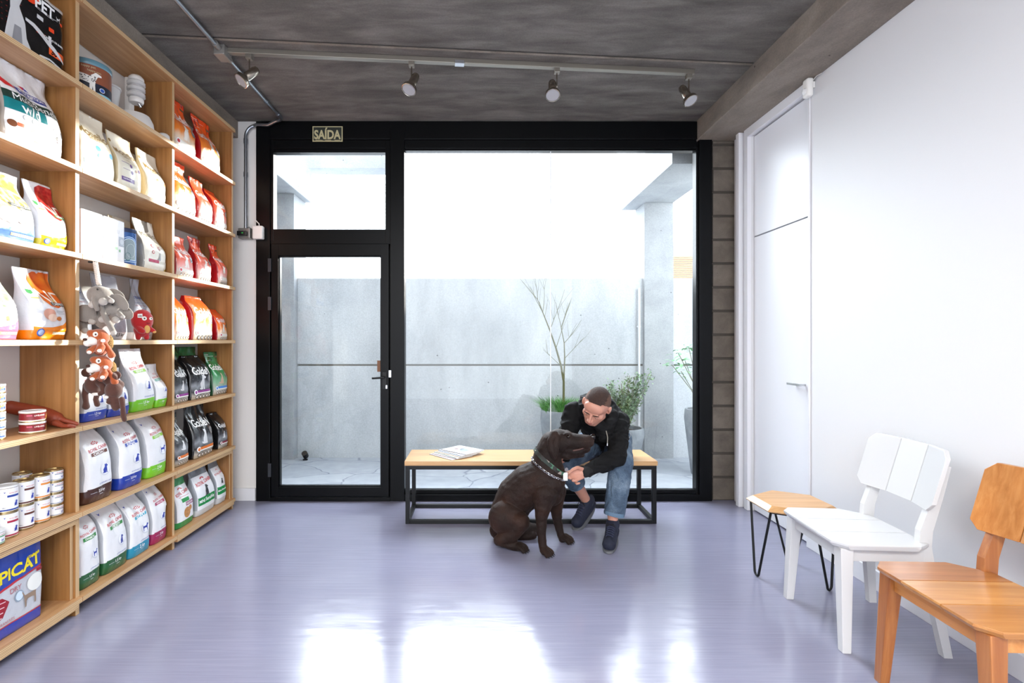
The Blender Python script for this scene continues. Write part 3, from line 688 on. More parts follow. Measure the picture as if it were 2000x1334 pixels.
def rcmini(seed, w, h, top='#7b8086', low='#1f8a46', white_panel=False):
    tc_ = foil('mini'+top, top, .3); gr_ = foil('minilow'+low, low, .3); g2 = foil('mini_silver', '#c6cacd', .3)
    B = Bag(w, h, .1, 'seal', foil('mini_side', '#9aa0a6', .3), WHT, .004, seed, .05, bands=[(.76, 1, tc_), (0, .12, gr_ if white_panel else g2)])
    red = ink('#c3262e')
    for dx, dy in [(-.07, 0), (-.03, .012), (.03, .012), (.07, 0)]: B.disc(.5+dx, .7+dy, .022, red)
    B.text('ROYAL CANIN', .5, .63, .74, red, .014, 1.2, .08)
    if white_panel:
        B.rect(.3, .46, .68, .53, ink('#1f8a46')); B.rect(.45, .38, .9, .45, ink('#8c2a66')); B.text('INDOOR', .67, .415, .38, ink('#f4f4f4'), .02)
        B.disc(.5, .25, .17, M('dog_fur_print', '#b9824e', .6, var=.4, vscale=60), 1.1); B.disc(.68, .31, .09, MATS['dog_fur_print'])
        B.rect(.2, .56, .8, .565, red)
    else:
        B.shape(SIT, .5, .47, .3, ink('#2f3338')); B.rect(.05, .2, .95, .36, gr_); B.text('MINI', .2, .28, .24, ink('#f4f4f4'), .03); B.text('Sensible', .6, .29, .46, ink('#f4f4f4'), .02)
    return B

BAGGROUPS = {}
ordn = ['bottom', 'second', 'third', 'fourth', 'fifth', 'sixth', 'top']
BN = ['near', 'middle', 'far']
def place(B, bay, lev, ya, yb, label, name='pet_food_bag', cat='pet food bag', xf=-1.995, rz=None, dz=0, group='pet food bags on the shelves'):
    # ya..yb are the front corners, xf the front face
    o = B.build(name, (xf-B.t/2, (ya+yb)/2, SZ[lev]+dz), rz if rz is not None else random.uniform(-.02, .02))
    lb_ = label+', %s bay %s shelf' % (BN[bay], ordn[lev]); tag(o, lb_, cat, group)
    if len(lb_.split()) > 16: print('LONG', len(lb_.split()), lb_)
    return o
def dpx(px, xf=2.0): return xf*1000/(935-px)
sd = [0]
def put(maker, bay, lev, pa, pb, label, xf=-1.995, dz=0, rz=None, name='pet_food_bag', cat='pet food bag', clip=True):
    sd[0] += 3.7
    ya, yb = dpx(pa, -xf+.005), dpx(pb, -xf+.005)
    ya = max(ya, UP[bay]+TH/2+.006); yb = min(yb, UP[bay+1]-TH/2-(.006 if (bay == 1 or lev) else .03))
    B = maker(sd[0], yb-ya)
    return place(B, bay, lev, ya, yb, label, name, cat, xf, rz, dz)
# --- near bay
# top: absorbent pads pack
def petpad(seed, w):
    bk = foil('pad_black', '#0d0d10', .18); B = Bag(w, .305, .2, 'block', foil('pad_red', '#b3200f', .25), bk, .003, seed, 0, bands=[(.955, 1, foil('pad_top', '#c9c4c0', .25))])
    wh = ink('#f4f4f4'); og = ink('#e8431a'); gy = ink('#d0d0d2')
    B.rect(.02, 0.02, .06, .95, og)
    for i in range(5):
        for j in range(9): B.rect(.09+.06*i, .25+.075*j, .11+.06*i, .258+.075*j, ink('#7a1a12'))
    B.poly([(.12, .02), (.2, .5), (.19, .66), (.16, .78), (.2, .9), (.27, .93), (.34, .84), (.35, .72), (.32, .6), (.4, .4), (.42, .2), (.5, .03)], gy)
    B.poly([(.16, .78), (.14, .86), (.19, .93), (.24, .92), (.22, .8)], bk); B.disc(.27, .72, .03, bk); B.poly([(.22, .05), (.26, .3), (.34, .3), (.36, .05)], ink('#8f8f94'))
    B.disc(.44, .93, .14, og, 1.2); B.text('AU!', .44, .93, .2, wh, .03)
    B.text('PET', .67, .84, .3, wh, .03); B.rect(.54, .77, .84, .776, gy); B.rect(.54, .75, .8, .756, gy)
    B.rect(.56, .62, .66, .68, gy); B.rect(.74, .55, .81, .61, og); B.disc(.93, .77, .022, og); B.shape(DOG, .88, .81, .07, gy)
    B.text('CARVÃO DE BAMBU', .82, .43, .3, wh, .02); B.rect(.55, .43, .68, .436, og); B.rect(.55, .4, .66, .406, og); B.rect(.73, .37, .77, .47, gy)
    B.rect(.74, .2, .98, .31, ink('#ee5a1e')); B.text('30', .81, .255, .09, bk, .04)
    B.poly([(.4, .5), (.52, .5), (.66, .43), (.82, .33), (.97, .2), (.97, .17), (.8, .27), (.62, .37), (.5, .44), (.4, .46)], gy)
    B.poly([(.6, .1), (.75, .13), (.95, .08), (.95, .06), (.75, .1), (.6, .07)], gy)
    return B
put(petpad, 0, 6, -15, 126, 'black pack of absorbent pads with white puppy and orange badge', name='pet_pad_pack', cat='pad pack', rz=0)
def wd(seed, w):
    B = Bag(w, .385, .13, 'seal', foil('wd_side', '#a79f98', .35), WHT, .006, seed, .02)
    wh = ink('#f4f4f4')
    B.rect(.03, .50, .97, .6, ink('#1f3a34')); B.text('Multi-Benefit', .53, .55, .76, wh, .0)
    B.rect(.03, .37, .64, .5, ink('#157a80')); B.text('w/d', .38, .435, .32, wh, .01)
    B.poly([(.26, .7), (.8, .7), (.76, .63), (.3, .63)], ink('#223c94')); B.text('PRESCRIPTION', .53, .67, .42, wh, .02); B.text('DIET', .53, .645, .1, wh, .01)
    B.poly([(.42, .76), (.5, .76), (.47, .72)], ink('#c3262e')); B.poly([(.47, .76), (.56, .72), (.49, .72)], ink('#2b3fa0'))
    B.poly([(.02, .95), (.14, .95), (.1, .86), (.14, .74), (.28, .66), (.12, .66), (.04, .74)], ink('#cc2630')); B.text('NOVO', .13, .76, .1, wh, .02)
    dg = ink('#22242a'); B.disc(.84, .3, .1, ink('#eeeef0')); B.disc(.78, .33, .05, dg, .8); B.disc(.93, .33, .05, dg, .8); B.disc(.82, .26, .03, dg); B.disc(.85, .23, .03, ink('#c86a60'))
    for i in range(3): B.disc(.25+.14*i, .32, .035, ink('#8f969c')); B.disc(.25+.14*i, .32, .028, ink('#e8eaec'))
    B.rect(.15, .2, .42, .24, ink('#c85a36')); B.disc(.1, .215, .05, ink('#6a3c22')); B.poly([(.42, .1), (.56, .1), (.49, .17)], ink('#e8c81c'))
    B.rect(.7, .12, .92, .125, ink('#9aa0aa')); B.rect(.66, .08, .93, .09, ink('#b0b6be'))
    return B
put(wd, 0, 5, 14, 129, 'white veterinary food bag with dark green and teal bands')
def plainside(seed, w):
    B = Bag(w, .36, .12, 'seal', foil('wd_side', '#a79f98', .35), WHT, .005, seed, .02); B.rect(.1, .4, .9, .5, ink('#1f3a8f')); return B
put(plainside, 0, 5, -95, 4, 'grey-sided white food bag cut by the picture edge')
fr1 = fruit('pumpkin', '#e8a030', '#d96a24', '#c2481c', 14); fr2 = fruit('pomegranate', '#7c1016', '#b01c22', '#c84a3c', 60); fr3 = fruit('grain', '#e0b070', '#c98f4a', '#ead0a8', 40); fr4 = fruit('greens', '#6f8a62', '#a8b49c', '#dfe4da', 20)
put(lambda s, w: nd(s, w, .31, fr3, 'ANCESTRAL GRAIN', '#5b7fd0', boxc='#59605a'), 0, 4, -45, 76, 'silver food bag with golden grain picture and blue base')
put(lambda s, w: nd(s, w, .315, fr2, 'QUINOA', '#d8c41c', boxc='#3f8a48', meat='#d88a8c'), 0, 4, 82, 150, 'silver food bag with dark red pomegranate picture and yellow base')
put(lambda s, w: nd(s, w, .37, fr1, 'PUMPKIN', '#e07a14', lean=.0), 0, 3, -190, 2, 'red-orange food bag standing tall at the back', xf=-2.125)
put(lambda s, w: nd(s, w, .3, fr4, 'OCEAN', '#d0708e', boxc='#a8a29a'), 0, 3, -50, 42, 'silver food bag with pale green picture and pink base')
put(lambda s, w: nd(s, w, .33, fr1, 'PUMPKIN', '#e8820c', lean=.05), 0, 3, 65, 138, 'silver food bag with orange pumpkin picture and orange base')
def pipicat(seed, w):
    bl = foil('litter_blue', '#1c3c9c', .12); B = Bag(w, .345, .16, 'block', bl, foil('litter_grey', '#b9bcc4', .15), .0045, seed, .01, bands=[(0, .13, foil('litter_purple', '#2b3a9c', .12)), (.66, 1, bl)])
    B.poly([(.02, .55), (.98, .7), (.98, .72), (.98, .98), (.02, .98)], bl); B.poly([(.02, .53), (.98, .675), (.98, .7), (.02, .56)], ink('#b02a34'))
    B.text('PIPICAT', .52, .76, .84, ink('#e8d41c'), .03, 1.0, .12); B.text('KELDOG', .82, .86, .22, ink('#e8d41c'), .02, 1, .1)
    B.poly([(.02, .5), (.3, .5), (.4, .42), (.3, .26), (.02, .16)], ink('#8f1628'))
    for i in range(4): B.rect(.12, .44-.06*i, .34-.02*i, .45-.06*i, ink('#e0c8cc'))
    B.text('DRY', .52, .53, .2, ink('#a8565e')); B.disc(.57, .42, .085, ink('#8a98a8')); B.disc(.57, .42, .065, ink('#c8d8e6')); B.shape(DOG, .76, .34, .28, ink('#8f7a68'))
    B.disc(.84, .5, .13, ink('#dfe0dc')); B.rect(.86, .62, .99, .66, ink('#8f1628')); B.rect(.02, .13, .98, .145, ink('#b02a34'), .0); B.text('FINE GRANULES', .3, .18, .4, ink('#a8565e'))
    return B
put(pipicat, 0, 0, -38, 82, 'blue and grey plastic bag of cat litter with yellow lettering', xf=-2.01, name='cat_litter_bag', cat='litter bag', rz=0)
# cans ------------------------------------------------------------
tin_m = M('tin_rim', '#b8a47a', .25, metal=.9); lid_w = M('lid_clear', '#d8dadd', .3)
def can(name, r, h_, body, art, lid, label, loc, rz=0, lid_h=.004, group='food tins on the shelf', cat='tin'):
    t = thing(name, label, cat, loc, rz, group)
    q = MB().lathe([(r*.9, .001), (r*.99, 0.0), (r, .003), (r*.985, .006), (r*.985, h_-.006), (r, h_-.003), (r*.99, h_), (r*.93, h_), (r*.93, h_-.003), (.001, h_-.003)], body, 40, mats=[tin_m, tin_m, tin_m, None, tin_m, tin_m, tin_m, tin_m, tin_m])
    def cyl(x, z, k=0): a = x/r; rr = r*.985+.0006+.0003*k; return (rr*math.cos(a), rr*math.sin(a), z)
    for kk, it in enumerate(art):
        kind = it[0]
        if kind == 'r': _, x0, z0, x1, z1, mt = it; n = max(2, int(abs(x1-x0)/.006)); vs = [cyl(x0+(x1-x0)*i/n, z, kk) for z in (z0, z1) for i in range(n+1)]; q.add(vs, [(i, i+1, n+2+i, n+1+i) for i in range(n)], mt)
        elif kind == 't': _, tx, x, z, W, mt, bd = it; vs, fs, tw, th = text2d(tx, bd); k = W/tw; vs, fs = subdiv2d([(a*k, b_*k) for a, b_ in vs], fs, .008); q.add([cyl(x+a, z+b_, kk) for a, b_ in vs], fs, mt)
        elif kind == 's': _, sh, x, z, W, mt = it; vs, fs = poly2d([(a*W, b_*W) for a, b_ in sh]); vs, fs = subdiv2d(vs, fs, .008); q.add([cyl(x+a, z+b_, kk) for a, b_ in vs], fs, mt)
    q.build('body', t, smooth=True)
    if lid: MB().lathe([(r*1.01, h_-.004), (r*1.015, h_), (r*1.0, h_+lid_h), (r*.9, h_+lid_h), (r*.88, h_+lid_h*.4), (.001, h_+lid_h*.4)], lid, 40).build('lid', t, smooth=True)
    return t
canw = M('can_paper', '#e6e7ea', .35)
def rcart(bc, h_, r=.038, low=True):
    a = [('r', -.1, .008, .1, .008+h_*.06, ink(bc)), ('t', 'ROYAL CANIN', .012, h_*.76, .034, ink('#c3262e'), .02), ('r', -.012, h_*.6, .034, h_*.68, ink(bc)), ('s', SIT if h_ > .08 else DOG, .02, h_*.34, h_*.22, ink('#2b3fa0')), ('s', [(-.5, .5), (0, .1), (.5, .5), (0, -.5)], -.02, h_*.8, .008, ink('#2b3fa0'))]
    for i in range(5): a.append(('r', -.058+.0*i, h_*(.8-.07*i), -.034, h_*(.815-.07*i), ink('#9aa0b4')))
    a.append(('t', '420 g', -.022, h_*.2, .012, ink('#4a5268'), .02))
    return a
zc = SZ[1]
vw = lambda x, y: math.atan2(0-y, 0-x)      # turn art to face the aisle/camera
def cz(x, y): return math.atan2(-y*.55, -x)
CG = 'food tins on the shelf'
def stack(n, r, h_, pos, lev, arts, lids, labels, body=canw, gap=.0045, name='food_tin', lastlid=None):
    x, y = pos; z = SZ[lev]; bd = body if isinstance(body, list) else [body]*n
    for i in range(n):
        can(name, r, h_, bd[i], arts[i], lids[i], labels[i], (x, y, z), -.45, group=CG); z += h_+(.0045 if lids[i] else .0008)
stack(2, .04, .108, (-2.03, 2.20), 1, [rcart('#a01c3c', .108), rcart('#1f3c8f', .108)], [None, lid_w], ['lower of two tall white tins with crimson stripe, nearest tall pair', 'upper of two tall white tins, navy stripe and white plastic lid'])
stack(2, .038, .108, (-2.045, 2.30), 1, [rcart('#5a2c24', .108), rcart('#5a2c24', .108)], [None, None], ['lower brown-striped tall white tin', 'upper brown-striped tall white tin with gold top'])
stack(2, .038, .108, (-2.045, 2.385), 1, [rcart('#d98a3c', .108), rcart('#d98a3c', .108)], [None, None], ['lower orange-striped tall white tin', 'upper orange-striped tall white tin with gold top'])
pos_ = ['bottom', 'second', 'third', 'top']
stack(4, .037, .055, (-2.045, 2.464), 1, [rcart('#8f98a8', .055)]*4, [None]*4, ['%s low white tin of the stack against the upright' % p_ for p_ in pos_])
stack(4, .037, .055, (-2.14, 2.40), 1, [rcart('#8f98a8', .055)]*4, [None]*4, ['%s low white tin of the stack behind the orange-striped tins' % p_ for p_ in pos_])
stack(1, .037, .055, (-2.0, 2.108), 1, [rcart('#2f8a4c', .055)], [lid_w], ['low white tin with green stripe and lid in front of the tall tins'])
pk = M('can_pink', '#dba9b4', .35); lb = M('can_pale', '#d4dde6', .35)
pa_ = lambda: [('r', .0, .012, .04, .022, ink('#2f5fae')), ('s', DOG, .02, .022, .02, ink('#d98a3c')), ('r', -.04, .016, -.02, .024, ink('#f0e4e4'))]
pb_ = lambda: [('r', -.02, .010, .035, .016, ink('#2f5fae')), ('t', 'Filé', .005, .022, .02, ink('#2f5fae'), .01)]
stack(6, .045, .0345, (-2.06, 2.165), 2, [pb_()]*3+[pa_()]*3, [lid_w]*6, ['%s flat tin of the pink and pale-blue stack' % p_ for p_ in ['bottom pale-blue', 'second pale-blue', 'third pale-blue', 'fourth, pink,', 'fifth, pink,', 'topmost, pink,']], body=[lb]*3+[pk]*3)
rd = M('can_red', '#7c1a22', .35)
ra_ = lambda: [('r', -.12, .006, .12, .010, ink('#e8e0da')), ('t', 'LIVELONG', .008, .03, .042, ink('#f0e8e4'), .02), ('s', CAT, .046, .024, .03, ink('#d9a04c')), ('r', -.04, .028, -.02, .034, ink('#c8506a'))]
stack(2, .048, .046, (-2.035, 2.335), 2, [ra_(), ra_()], [lid_w, lid_w], ['lower dark red flat tin with white lettering', 'upper dark red flat tin with white lettering and clear lid'], body=[rd, rd])

# --- middle bay
put(lambda s, w: monello(s, w, .345, '#4aa3dc', 'FILHOTES'), 1, 5, 156, 228, 'cream food bag with light blue label')
put(lambda s, w: monello(s, w, .325, '#6b4a8c', 'CASTRADOS'), 1, 5, 233, 279, 'cream food bag with purple label')
put(lambda s, w: monello(s, w, .315, '#e0764a', 'ADULTOS'), 1, 5, 288, 335, 'cream food bag with orange label')
put(lambda s, w: monello(s, w, .33, '#8c7a40', 'SENIOR'), 1, 5, 262, 305, 'tan-sided cream food bag standing behind the others', xf=-2.115)
def wbox(seed, w, bar, txt):
    B = Bag(w, .236, .12, 'block', M('carton_side', '#c9cbd0', .5), M('carton', '#ecedf0', .45), 0, seed, 0)
    B.rect(.68, .4, .95, .62, ink('#aab2bd')); B.disc(.81, .51, .09, ink('#c8ced6')); B.rect(.1, .3, .62, .36, ink(bar)); B.text(txt, .36, .45, .45, ink('#b0b6c0')); B.text('Cibau', .4, .75, .6, ink('#d4d8de'))
    B.rect(.1, .24, .6, .25, ink('#c0c6d0')); B.rect(.1, .2, .55, .21, ink('#c0c6d0')); B.rect(.68, .26, .76, .32, ink(bar)); B.poly([(.08, .03), (.16, .03), (.12, .09)], ink('#e8c81c'))
    return B
put(lambda s, w: wbox(s, w, '#8c8fd0', 'RENAL'), 1, 4, 156, 200, 'white carton with pale violet bar', name='food_carton', cat='carton', rz=0)
put(lambda s, w: wbox(s, w, '#8fbf96', 'OBESIDADE'), 1, 4, 201, 243, 'white carton with pale green bar', name='food_carton', cat='carton', rz=0)
tn = Vector((-2.055, 2.965, SZ[4]))
t = thing('milk_tin', 'blue printed cylindrical tin with arched cat picture between carton and white bag', 'tin', tn, cz(tn.x, tn.y)*0-.5)
q = MB().lathe([(.06, 0), (.062, .002), (.062, .19), (.063, .194), (.063, .212), (.058, .215), (.001, .215)], M('tin_blue', '#2c5590', .25, metal=.3), 48, mats=[None, None, M('tin_dark', '#2a3350', .3, metal=.5), MATS['tin_dark'], MATS['tin_dark'], MATS['tin_dark']])
def cy(x, z, k): a = x/.062; rr = .0625+.0004*k; return (rr*math.cos(a), rr*math.sin(a), z)
def arch(w_, h0, h1, k, mt):
    n = 12; pts = [(-w_, h0), (w_, h0)]+[(w_*math.cos(PI*i/n), h1+w_*math.sin(PI*i/n)) for i in range(n+1)]
    vs, fs = poly2d(pts); vs, fs = subdiv2d(vs, fs, .01); q.add([cy(a, b_, k) for a, b_ in vs], fs, mt)
arch(.046, .02, .12, 1, ink('#bcd4ec')); arch(.042, .024, .12, 2, ink('#3a68a8')); arch(.036, .03, .12, 3, ink('#c8dcea')); arch(.032, .034, .12, 4, ink('#8a9aa0'))
for (a, b_, W, mt) in [(.006, .085, .05, ink('#dfe8e8')), (-.01, .05, .03, ink('#3a6a6c'))]:
    vs, fs = poly2d([(a+x*W, b_+y*W*1.6) for x, y in [(math.cos(i*.52)*.5, math.sin(i*.52)*.5) for i in range(12)]]); q.add([cy(x, y, 5) for x, y in vs], fs, mt)
q.build('body', t, smooth=True)
def whitebag(seed, w):
    B = Bag(w, .315, .11, 'neck', foil('wb_side', '#8f8c84', .4), foil('wb_front', '#e9e6da', .35), .006, seed, .03)
    B.text('Monello', .5, .72, .6, ink('#7a7260'), .0); B.rect(.12, .16, .55, .22, ink('#b02a54')); B.rect(.55, .16, .92, .21, ink('#cfcabc'))
    for u, v in [(.3, .48), (.62, .46), (.3, .36)]: B.disc(u, v, .05, ink('#c84a5a')); B.disc(u, v, .03, ink('#ece8de'))
    B.shape(CAT, .58, .3, .24, ink('#9a9ca0')); B.poly([(.84, .03), (.94, .03), (.89, .08)], ink('#e8c81c')); return B
put(whitebag, 1, 4, 284, 335, 'off-white food bag with crimson label and gathered top')
put(lambda s, w: monello(s, w, .32, '#8c7a40', 'SENIOR', lean=0), 1, 4, 232, 277, 'folded tan-topped food bag behind the blue tin', xf=-2.13)
put(lambda s, w: premier(s, w, .36, 'seal'), 1, 3, 156, 182, 'grey food bag with blue lettering at the left behind the toys', xf=-2.06)
put(lambda s, w: premier(s, w, .37, 'seal', .03), 1, 3, 203, 252, 'grey food bag with blue lettering in the middle behind the toys', xf=-2.06)
put(lambda s, w: premier(s, w, .38, 'pinch', .0), 1, 3, 262, 306, 'grey food bag with pinched top behind the red plush', xf=-2.085)
RCG = '#74c025'
put(lambda s, w: rc(s, w, .37, '#1f3ca0', 'RENAL', '#1f3ca0', CAT, '1,5 kg', 'seal'), 1, 2, 145, 172, 'tall white food bag at the left back behind the hanging toys', xf=-2.13)
put(lambda s, w: rc(s, w, .27, '#1f3ca0', 'RENAL', '#1f3ca0', CAT, '1,5 kg', 'seal'), 1, 2, 166, 212, 'white food bag with blue base, left of the pair', xf=-2.0)
put(lambda s, w: rc(s, w, .265, '#1f3ca0', 'RENAL', '#1f3ca0', CAT, '500 g', 'seal'), 1, 2, 215, 256, 'white food bag with blue base, right of the pair')
put(lambda s, w: rc(s, w, .37, RCG, 'URINARY', '#8cc63c', CAT, '1,5 kg', 'seal', t=.12), 1, 2, 262, 305, 'tall white food bag with lime base and cat mark')
put(lambda s, w: rc(s, w, .27, RCG, 'URINARY', '#5fb8a8', CAT, '500 g', 'seal'), 1, 2, 307, 334, 'short white food bag with lime base beside the upright')
put(lambda s, w: rc(s, w, .388, '#43261f', 'CARDIAC', '#6a3c30', SIT, '2,0 kg', t=.14), 1, 1, 167, 223, 'large white food bag with dark brown base')
put(lambda s, w: rc(s, w, .388, '#1f3ca0', 'RENAL', '#2b50b4', SIT, '2,0 kg', t=.14), 1, 1, 237, 281, 'large white food bag with royal blue base')
put(lambda s, w: rc(s, w, .385, RCG, 'CONTROL', '#8cc63c', DOG, '2 kg', t=.14), 1, 1, 291, 334, 'large white food bag with lime green base')
put(lambda s, w: rc(s, w, .385, '#245c34', 'DIABETIC', '#3a8a4a', DOG, '1,5 kg', t=.13), 1, 0, 156, 199, 'white food bag with dark green base, far left')
put(lambda s, w: rc(s, w, .378, '#245c34', 'OBESITY', '#3a8a4a', SIT, '1,5 kg', t=.13), 1, 0, 205, 252, 'white food bag with dark green base, second from left')
put(lambda s, w: rc(s, w, .35, '#1f8fb4', 'HYPO', '#3aa8c4', DOG, '2 kg', t=.13), 1, 0, 255, 296, 'white food bag with turquoise base')
put(lambda s, w: rc(s, w, .385, '#9c1c54', 'HEPATIC', '#b02a60', SIT, '2 kg', t=.13), 1, 0, 299, 333, 'white food bag with magenta base')
# top shelf goods
bx, by, bz = -2.09, 2.735, SZ[6]
t = thing('pet_food_canister', 'large round brown and blue canister with a spotted dog, top shelf of the middle bay', 'canister', (bx, by, bz), -.82)
R = .105
q = MB().lathe([(R, 0), (R, .03), (R, .17), (R*1.0, .171), (.001, .171)], M('canister_brown', '#8a4f38', .35), 56, mats=[M('canister_blue', '#8fc4d4', .35), None, None, None])
def cy2(x, z, k): a = x/R; rr = R+.0006+.0005*k; return (rr*math.cos(a), rr*math.sin(a), z)
def cput(pts, k, mt, fine=.012):
    vs, fs = poly2d(pts); vs, fs = subdiv2d(vs, fs, fine); q.add([cy2(a, b_, k) for a, b_ in vs], fs, mt)
n_ = 30
q.add([cy2(-.16+.32*i/n_, z, 0) for z in (.03, .075) for i in range(n_+1)], [(i, i+1, n_+2+i, n_+1+i) for i in range(n_)], M('canister_navy', '#1c2233', .4))
SPD = [(-.5, .22), (-.55, .36), (-.52, .38), (-.42, .3), (-.3, .33), (.1, .24), (.24, .36), (.3, .42), (.5, .36), (.52, .3), (.38, .27), (.3, .1), (.28, -.1), (.3, -.5), (.24, -.5), (.2, -.14), (.16, -.5), (.1, -.5), (.1, -.06), (-.2, .02), (-.28, -.12), (-.24, -.5), (-.3, -.5), (-.36, -.14), (-.4, -.5), (-.46, -.5), (-.46, -.1), (-.42, .05)]
cput([(-.015+x*.13, .075+y*.13) for x, y in SPD], 2, ink('#e6e4e0'))
rn = random.Random(5)
for i in range(42):
    a = -.06+rn.random()*.085; b_ = .075+rn.random()*.03+(.004 if a > .0 else 0); r_ = rn.uniform(.0016, .0032); cput([(a+r_*math.cos(j), b_+r_*math.sin(j)) for j in range(6)], 3, ink('#22242a'))
for tx, x, z, W in [('happy pet.', -.005, .152, .062), ('happy you.', .02, .133, .062)]:
    vs, fs, tw, th = text2d(tx, 0); q.add([cy2(x+a*W/tw, z+b_*W/tw, 3) for a, b_ in vs], fs, ink('#c8c09a'))
cput([(.055+.014*math.cos(i*.42), .048+.012*math.sin(i*.42)) for i in range(15)], 3, ink('#e8ecf2')); cput([(.055+.011*math.cos(i*.42), .048+.009*math.sin(i*.42)) for i in range(15)], 4, ink('#2f58b0'))
q.build('body', t, smooth=True)
q = MB().lathe([(R*1.01, .165), (R*1.03, .168), (R*1.03, .19), (R*1.0, .194), (R*.9, .19), (.001, .19)], M('canister_lid', '#5f8796', .3), 72); q.build('lid', t, smooth=True)
t = thing('plastic_bucket', 'translucent milky plastic cup-shaped bucket behind the canister, top shelf', 'bucket', (-2.13, 2.93, SZ[6]))
MB().lathe([(.045, 0), (.066, .17), (.071, .172), (.071, .182), (.065, .182), (.062, .17), (.042, .004), (.001, .004)], clear_plastic('milky_plastic', (.8, .8, .8), .3, .75), 40).build('tub', t, smooth=True)
t = thing('water_dispenser', 'white plastic dog drinking fountain with clear ringed bottle on a post, top shelf', 'dispenser', (-2.06, 3.086, SZ[6]))
wp = M('white_plastic', '#d8d4d0', .35)
MB().lathe([(.106, 0), (.108, .01), (.102, .05), (.085, .085), (.045, .1), (.001, .104)], wp, 40, c=(-.02, .0, 0)).build('base', t, smooth=True)
MB().box((-.06, -.022, .07), (-.03, .022, .31), wp).build('post', t, bevel=.004)
cp_ = clear_plastic('clear_ring', (.88, .87, .86), .15, .45)
for k in range(3): MB().lathe([(.042, 0), (.048, .004), (.048, .02), (.042, .026), (.038, .02), (.038, .006)], cp_, 32, c=(.002, -.01, .19+k*.034)).build('ring', t, smooth=True)
MB().lathe([(.036, 0), (.04, .01), (.04, .024), (.035, .03), (.001, .03)], wp, 32, c=(.002, -.01, .155)).build('cup', t, smooth=True)
MB().lathe([(.036, .29), (.042, .296), (.04, .31), (.028, .324), (.001, .33)], wp, 32, c=(.002, -.01, -.005)).build('cap', t, smooth=True)
MB().lathe([(.034, .16), (.034, .29)], cp_, 32, c=(.002, -.01, 0)).build('bottle', t, smooth=True)
MB().tube([(.012, .0, .158), (.02, .01, .14)], .009, M('chrome', '#c8c8cc', .12, metal=1), 16).build('nozzle', t, smooth=True)
t = thing('feeding_bowl', 'white upturned plastic bowl on the top shelf beside the drinking fountain', 'bowl', (-2.0, 3.248, SZ[6]))
MB().lathe([(.036, 0), (.037, .006), (.034, .03), (.024, .04), (.001, .043)], wp, 40).build('bowl', t, smooth=True)

# --- far bay
OG = 'orange and red food bag'
put(lambda s, w: golden(s, w, .385, 'orange'), 2, 6, 341, 385, 'orange food bag with flat sealed top, left one')
put(lambda s, w: golden(s, w, .385, 'orange'), 2, 6, 394, 433, 'orange food bag with flat sealed top, right one')
put(lambda s, w: golden(s, w, .375, 'orange'), 2, 5, 341, 385, 'large orange food bag, left of three')
put(lambda s, w: golden(s, w, .325, 'pink', 'seal'), 2, 5, 389, 417, 'narrow red-orange food bag, middle of three')
put(lambda s, w: golden(s, w, .31, 'pink', 'fold', .09), 2, 5, 421, 453, 'red-orange food bag with rounded top, right of three')
put(lambda s, w: golden(s, w, .285, 'pink', 'seal'), 2, 4, 347, 381, 'coral food bag, left of three')
put(lambda s, w: golden(s, w, .32, 'pink'), 2, 4, 388, 415, 'coral food bag with folded top, middle of three')
put(lambda s, w: golden(s, w, .32, 'pink'), 2, 4, 428, 451, 'slim coral food bag, right of three')
put(lambda s, w: golden(s, w, .3, 'orange', 'fold', .08), 2, 3, 342, 372, 'orange food bag slumped back, left of three')
put(lambda s, w: golden(s, w, .315, 'orange', 'fold', .04, animal=CAT), 2, 3, 379, 418, 'wide orange food bag with bold white name, middle of three')
put(lambda s, w: golden(s, w, .24, 'orange', 'fold', .09), 2, 3, 427, 452, 'short orange food bag, right of three')
put(lambda s, w: golden(s, w, .3, 'black', 'fold', .06, animal=CAT), 2, 2, 341, 370, 'black food bag with violet stripe, left one')
put(lambda s, w: golden(s, w, .31, 'black', 'fold', .05, animal=SIT), 2, 2, 376, 414, 'large black food bag with violet stripe, middle one')
put(lambda s, w: golden(s, w, .37, 'green', 'seal', 0), 2, 2, 352, 402, 'dark green food bag standing behind the black ones', xf=-2.125)
put(lambda s, w: golden(s, w, .33, 'green', 'neck', animal=CAT), 2, 2, 419, 446, 'green food bag with blue label, right one')
put(lambda s, w: golden(s, w, .345, 'black', 'neck', .03, animal=CAT, lab='#e0762a'), 2, 1, 344, 371, 'silver-black food bag with orange stripe, left one')
put(lambda s, w: golden(s, w, .378, 'black', 'seal', .03, animal=CAT, lab='#e0762a'), 2, 1, 381, 419, 'tall black food bag with orange stripe and ginger cat, middle one')
put(lambda s, w: golden(s, w, .275, 'black', 'fold', .06, animal=CAT, lab='#7c1a38'), 2, 1, 429, 456, 'short black food bag with wine-red stripe, right one')
put(lambda s, w: rcmini(s, w, .35, '#1f8a46', '#1f8a46', True), 2, 0, 347, 381, 'green topped white food bag with a fluffy dog picture')
put(lambda s, w: rcmini(s, w, .355), 2, 0, 387, 422, 'silver food bag with green band, middle one')
put(lambda s, w: rcmini(s, w, .36), 2, 0, 426, 449, 'silver food bag with green band, right one')
